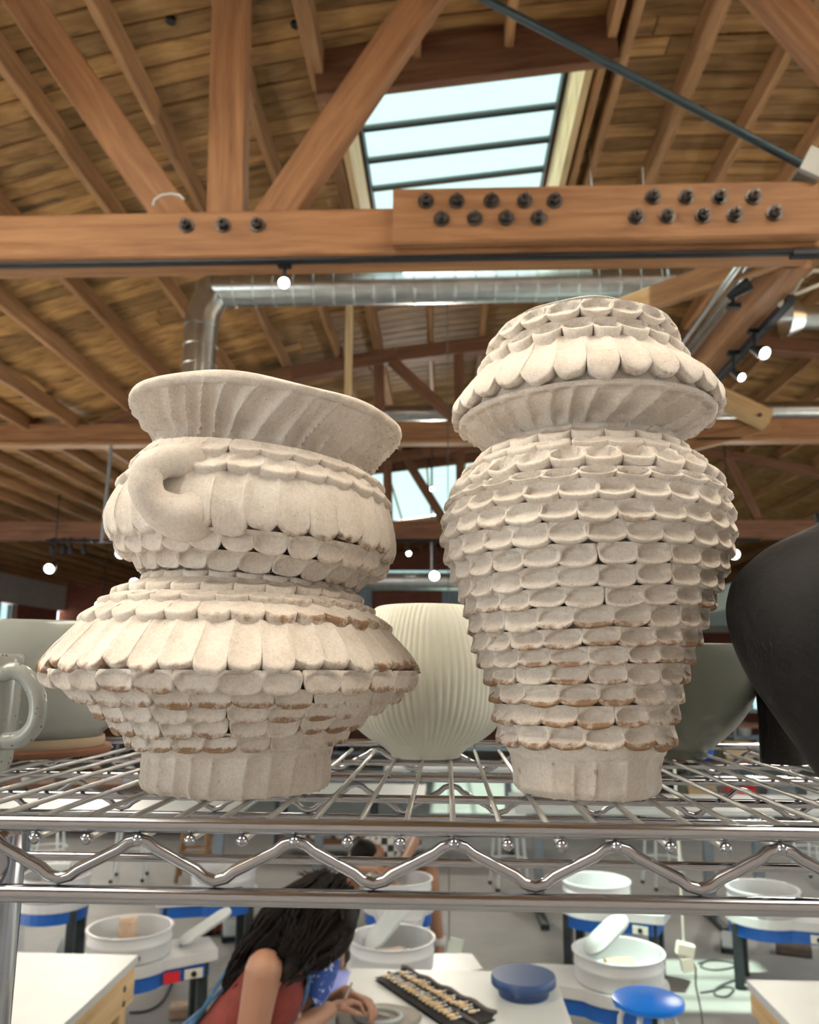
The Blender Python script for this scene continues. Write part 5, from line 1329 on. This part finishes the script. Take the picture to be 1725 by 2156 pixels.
ov = fuse(C_, 0.013, 'overalls', 'denim', wroot, 5)
def band(pts, w_, th, nrm):
    vs_ = []; fs_ = []; m_ = len(pts)
    for i, p in enumerate(pts):
        d = (pts[min(i + 1, m_ - 1)] - pts[max(0, i - 1)]).normalized(); n_ = nrm[i].normalized(); s_ = d.cross(n_).normalized()
        vs_ += [p + s_ * w_ / 2, p + s_ * w_ / 2 + n_ * th, p - s_ * w_ / 2 + n_ * th, p - s_ * w_ / 2]
    for i in range(m_ - 1):
        for k in range(4): fs_.append((i * 4 + k, i * 4 + (k + 1) % 4, i * 4 + 4 + (k + 1) % 4, i * 4 + 4 + k))
    fs_ += [(0, 1, 2, 3), tuple((m_ - 1) * 4 + k for k in (3, 2, 1, 0))]
    return MB().add(vs_, fs_)
for s_, sg in ((sR, -1), (sL, 1)):
    mid_s = up_ch.lerp(s_, 0.52)
    spn = (up_ch - mid).normalized(); e1 = Vector((spn.z, 0, -spn.x)); yo = Vector((0, sg * 0.01, 0)); pts = []; nr = []
    for base, k1, k2 in ((pel + Vector((0, sg * 0.06, 0.16)), -0.118, 0.0), (mid + Vector((0, sg * 0.06, 0)), -0.114, 0.0)): pts.append(base + e1 * k1); nr.append(-e1)
    for ang in (170, 140, 110, 85, 60, 35, 10):
        v_ = e1 * math.cos(math.radians(ang)) + spn * math.sin(math.radians(ang)); pts.append(mid_s + v_ * (0.116 - 0.012 * math.sin(math.radians(ang)))); nr.append(v_)
    for base, k1 in ((mid + Vector((0, sg * 0.05, 0)), 0.122), (pel + Vector((0, sg * 0.05, 0.14)), 0.140)): pts.append(base + e1 * k1); nr.append(e1)
    band([p - LW for p in pts], 0.058, 0.008, nr).build('strap', 'denim', wroot, True)
MB().lathe([(0.001, 0.006), (0.011, 0.005), (0.012, 0), (0.001, 0)], 12, (up_ch.lerp(sR, 0.52) + (lambda s: Vector((s.z, 0, -s.x)))((up_ch - mid).normalized()) * 0.128 - (up_ch - mid).normalized() * 0.03) - LW, Matrix.Rotation(PI / 2, 3, 'Y')).build('button', 'tool_wood', wroot, True)
band([p - LW for p in (mid + Vector((0.155, -0.01, 0.05)), mid + Vector((0.152, -0.01, -0.05)), pel + Vector((0.15, -0.01, 0.08)))], 0.20, 0.008, [Vector((1, 0, 0))] * 3).build('bib', 'denim', wroot, True)
# blue bandana hanging at the throat
bn = MB(); c = at(655, 2030, 2.60) - LW
bn.add([c + Vector(v) for v in ((-0.05, -0.05, 0.03), (0.10, -0.05, 0.07), (0.13, 0.03, 0.05), (-0.03, 0.08, 0.02), (-0.03, -0.06, -0.06), (0.05, -0.04, -0.10), (0.08, 0.03, -0.05), (0.02, 0.0, -0.16))],
       [(0, 1, 2, 3), (0, 4, 5, 1), (1, 5, 6, 2), (2, 6, 3), (3, 6, 7, 4), (0, 3, 4), (4, 7, 5), (5, 7, 6)])
bo = bn.build('bandana', 'bandana', wroot, 'all'); sb_ = bo.modifiers.new('sub', 'SUBSURF'); sb_.levels = 2; sb_.render_levels = 2
# hair
H = MB()
hair_pts = [(672, 1945, 2.60, 0.112), (640, 1935, 2.60, 0.105), (700, 1915, 2.62, 0.085), (612, 1958, 2.60, 0.090), (580, 1985, 2.58, 0.070), (552, 2005, 2.57, 0.055), (522, 2032, 2.56, 0.040), (498, 2058, 2.55, 0.028), (482, 2085, 2.55, 0.016),
            (640, 1985, 2.54, 0.060), (622, 2015, 2.50, 0.040), (606, 2045, 2.48, 0.026), (690, 1975, 2.53, 0.045), (715, 1940, 2.56, 0.055)]
for px, py, Y, r in hair_pts: H.ball(at(px, py, Y) - LW, r, 14, 10)
for a, b in ((0, 1), (1, 3), (3, 4), (4, 5), (5, 6), (6, 7), (7, 8), (0, 9), (9, 10), (10, 11), (0, 2), (0, 12), (2, 13)):
    A, B_ = hair_pts[a], hair_pts[b]; capsule(H, at(*A[:3]) - LW, at(*B_[:3]) - LW, A[3] * 0.9, B_[3] * 0.9)
H.ball(at(685, 1868, 2.62) - LW, 0.045, 12, 8, (1.3, 1, 0.8)); H.ball(at(665, 1885, 2.62) - LW, 0.06, 12, 8)
hr = fuse(H, 0.009, 'hair', 'hair_dark', wroot, 3)
S = MB(); rh = random.Random(2)
for i in range(150):
    lock = rh.random() < 0.35
    chain = [(690, 1885, 2.56, 0.06), (655, 1960, 2.52, 0.09), (628, 2005, 2.49, 0.055), (606, 2048, 2.475, 0.03)] if lock else [(690, 1880, 2.58, 0.07), (635, 1935, 2.55, 0.10), (575, 1985, 2.54, 0.075), (522, 2032, 2.53, 0.045), (482, 2088, 2.54, 0.02)]
    a = rh.uniform(0, 2 * PI); off = Vector((math.cos(a), -abs(math.sin(a)) * 0.6, math.sin(a))); pts = []
    for j in range(len(chain) - 1):
        for k in range(5):
            t = k / 5; A, B_ = chain[j], chain[j + 1]; P = at(*A[:3]).lerp(at(*B_[:3]), t); r = A[3] * (1 - t) + B_[3] * t
            wv = 0.007 * math.sin((j * 5 + k) * 1.4 + i)
            pts.append(P + off * r * 1.06 + Vector((wv, 0, wv * 0.7)) - LW)
    S.tube(pts, [0.0035] * (len(pts) - 1) + [0.001], 4)
for i in range(26):
    a = rh.uniform(0, PI); p0 = at(690 + rh.uniform(-35, 25), 1868, 2.62) - LW; d = Vector((math.cos(a) * 0.06, rh.uniform(-0.03, 0.03), 0.02 + 0.03 * math.sin(a)))
    S.tube([p0, p0 + d * 0.6 + Vector((0, 0, 0.012)), p0 + d], [0.004, 0.003, 0.001], 4)
S.build('hair_strands', 'hair_dark', hr, True); tag(hr.children[0], kind='stuff')
tb2 = atz(700, 2120, TZ)
tool = empty('shaping_tool', hL + Vector((0.02, -0.03, 0.02))); tag(tool, 'thin white shaping tool held between the woman\'s fingers', 'tool')
MB().tube([at(742, 2068, 2.78) - tool.location, at(728, 2100, 2.78) - tool.location], [0.003, 0.004], 8).build('shaft', 'white_plastic', tool, True)
MB().tube([at(728, 2100, 2.78) - tool.location, at(722, 2113, 2.78) - tool.location], [0.004, 0.001], 8).build('point', 'white_plastic', tool, True)
so = stool('round_stool', 'stool beneath the woman in overalls', 500, 2100, 'stool_blue', 'white_metal', 0.43, 0.15); so.location = (-0.72, YW, 0)

# ---- the man bending over his wheel
mp = Vector((ms.location.x, ms.location.y, 0)); mroot = empty('person', mp); tag(mroot, 'person in black and white checked shirt bending deep over pottery wheel', 'person')
pel = Vector((mp.x, mp.y, 0.51)); sh = at(814, 1780, mp.y - 0.40); hd = at(780, 1808, mp.y - 0.60)
sl = at(758, 1792, mp.y - 0.42); sr_ = at(868, 1776, mp.y - 0.42); el = at(742, 1832, mp.y - 0.62); er = at(872, 1772, mp.y - 0.62)
hl = at(800, 1832, wb3.location.y + 0.10); hr_ = at(846, 1822, wb3.location.y + 0.10)
kn = [at(744, 1838, mp.y - 0.42), at(905, 1832, mp.y - 0.42)]; an = [atz(728, 1985, 0.09), atz(923, 1990, 0.09)]
B = MB(); head(B, hd - mp, Vector((0.75, -0.45, -0.55)), Vector((-0.2, -0.75, 0.45)), 1.0)
capsule(B, sh - mp, hd - mp, 0.06, 0.055); capsule(B, pel - mp, sh - mp, 0.135, 0.12)
for s_ in (sl, sr_): capsule(B, sh - mp, s_ - mp, 0.10, 0.06)
for s_, e, h_ in ((sl, el, hl), (sr_, er, hr_)): capsule(B, s_ - mp, e - mp, 0.055, 0.042); capsule(B, e - mp, h_ - mp, 0.042, 0.028)
for k, a, sx in zip(kn, an, (-0.09, 0.09)): capsule(B, pel + Vector((sx, 0, 0)) - mp, k - mp, 0.09, 0.062); capsule(B, k - mp, a - mp, 0.062, 0.040)
hand(B, hl - mp, (0.5, -0.6, -0.2), (0.3, 0.3, -0.7), 1, 1.0, 0.8); hand(B, hr_ - mp, (-0.5, -0.6, -0.2), (-0.3, 0.3, -0.7), -1, 1.0, 0.8)
for a in an: capsule(B, a - mp, a + Vector((0, -0.05, -0.04)) - mp, 0.04, 0.035)
fuse(B, 0.010, 'body', 'skin', mroot, 3)
C_ = MB(); capsule(C_, pel - mp, sh - mp, 0.152, 0.138)
for s_, e in ((sl, el), (sr_, er)): capsule(C_, sh - mp, s_ - mp, 0.115, 0.074); capsule(C_, s_ - mp, s_.lerp(e, 0.45) - mp, 0.072, 0.066)
fuse(C_, 0.014, 'shirt', 'check_cloth', mroot, 3)
C_ = MB()
for k, sx in zip(kn, (-0.09, 0.09)): capsule(C_, pel + Vector((sx, 0, 0)) - mp, pel.lerp(k, 0.72) + Vector((sx * 0.28, 0, 0)) - mp, 0.105, 0.088)
capsule(C_, pel - mp, pel + Vector((0, -0.05, 0.05)) - mp, 0.15, 0.148); fuse(C_, 0.014, 'shorts', 'tool_cloth', mroot, 3)
C_ = MB(); f_ = Vector((0.75, -0.45, -0.55)).normalized(); C_.ball(hd - mp - f_ * 0.018 + Vector((-0.03, -0.05, 0.03)), 0.103, 18, 12, (0.95, 0.95, 1.0)); fuse(C_, 0.010, 'hair', 'hair_dark', mroot, 2)
for a in an:
    C_ = MB(); capsule(C_, a + Vector((0, 0.04, -0.052)) - mp, a + Vector((0, -0.17, -0.06)) - mp, 0.04, 0.036); fuse(C_, 0.008, 'shoe', 'shoe', mroot, 2)
    MB().lathe([(0.047, 0.0), (0.049, 0.045), (0.042, 0.05), (0.040, 0.0)], 16, a + Vector((0, 0, 0.0)) - mp, close=True).build('sock', 'sock', mroot, 'all')
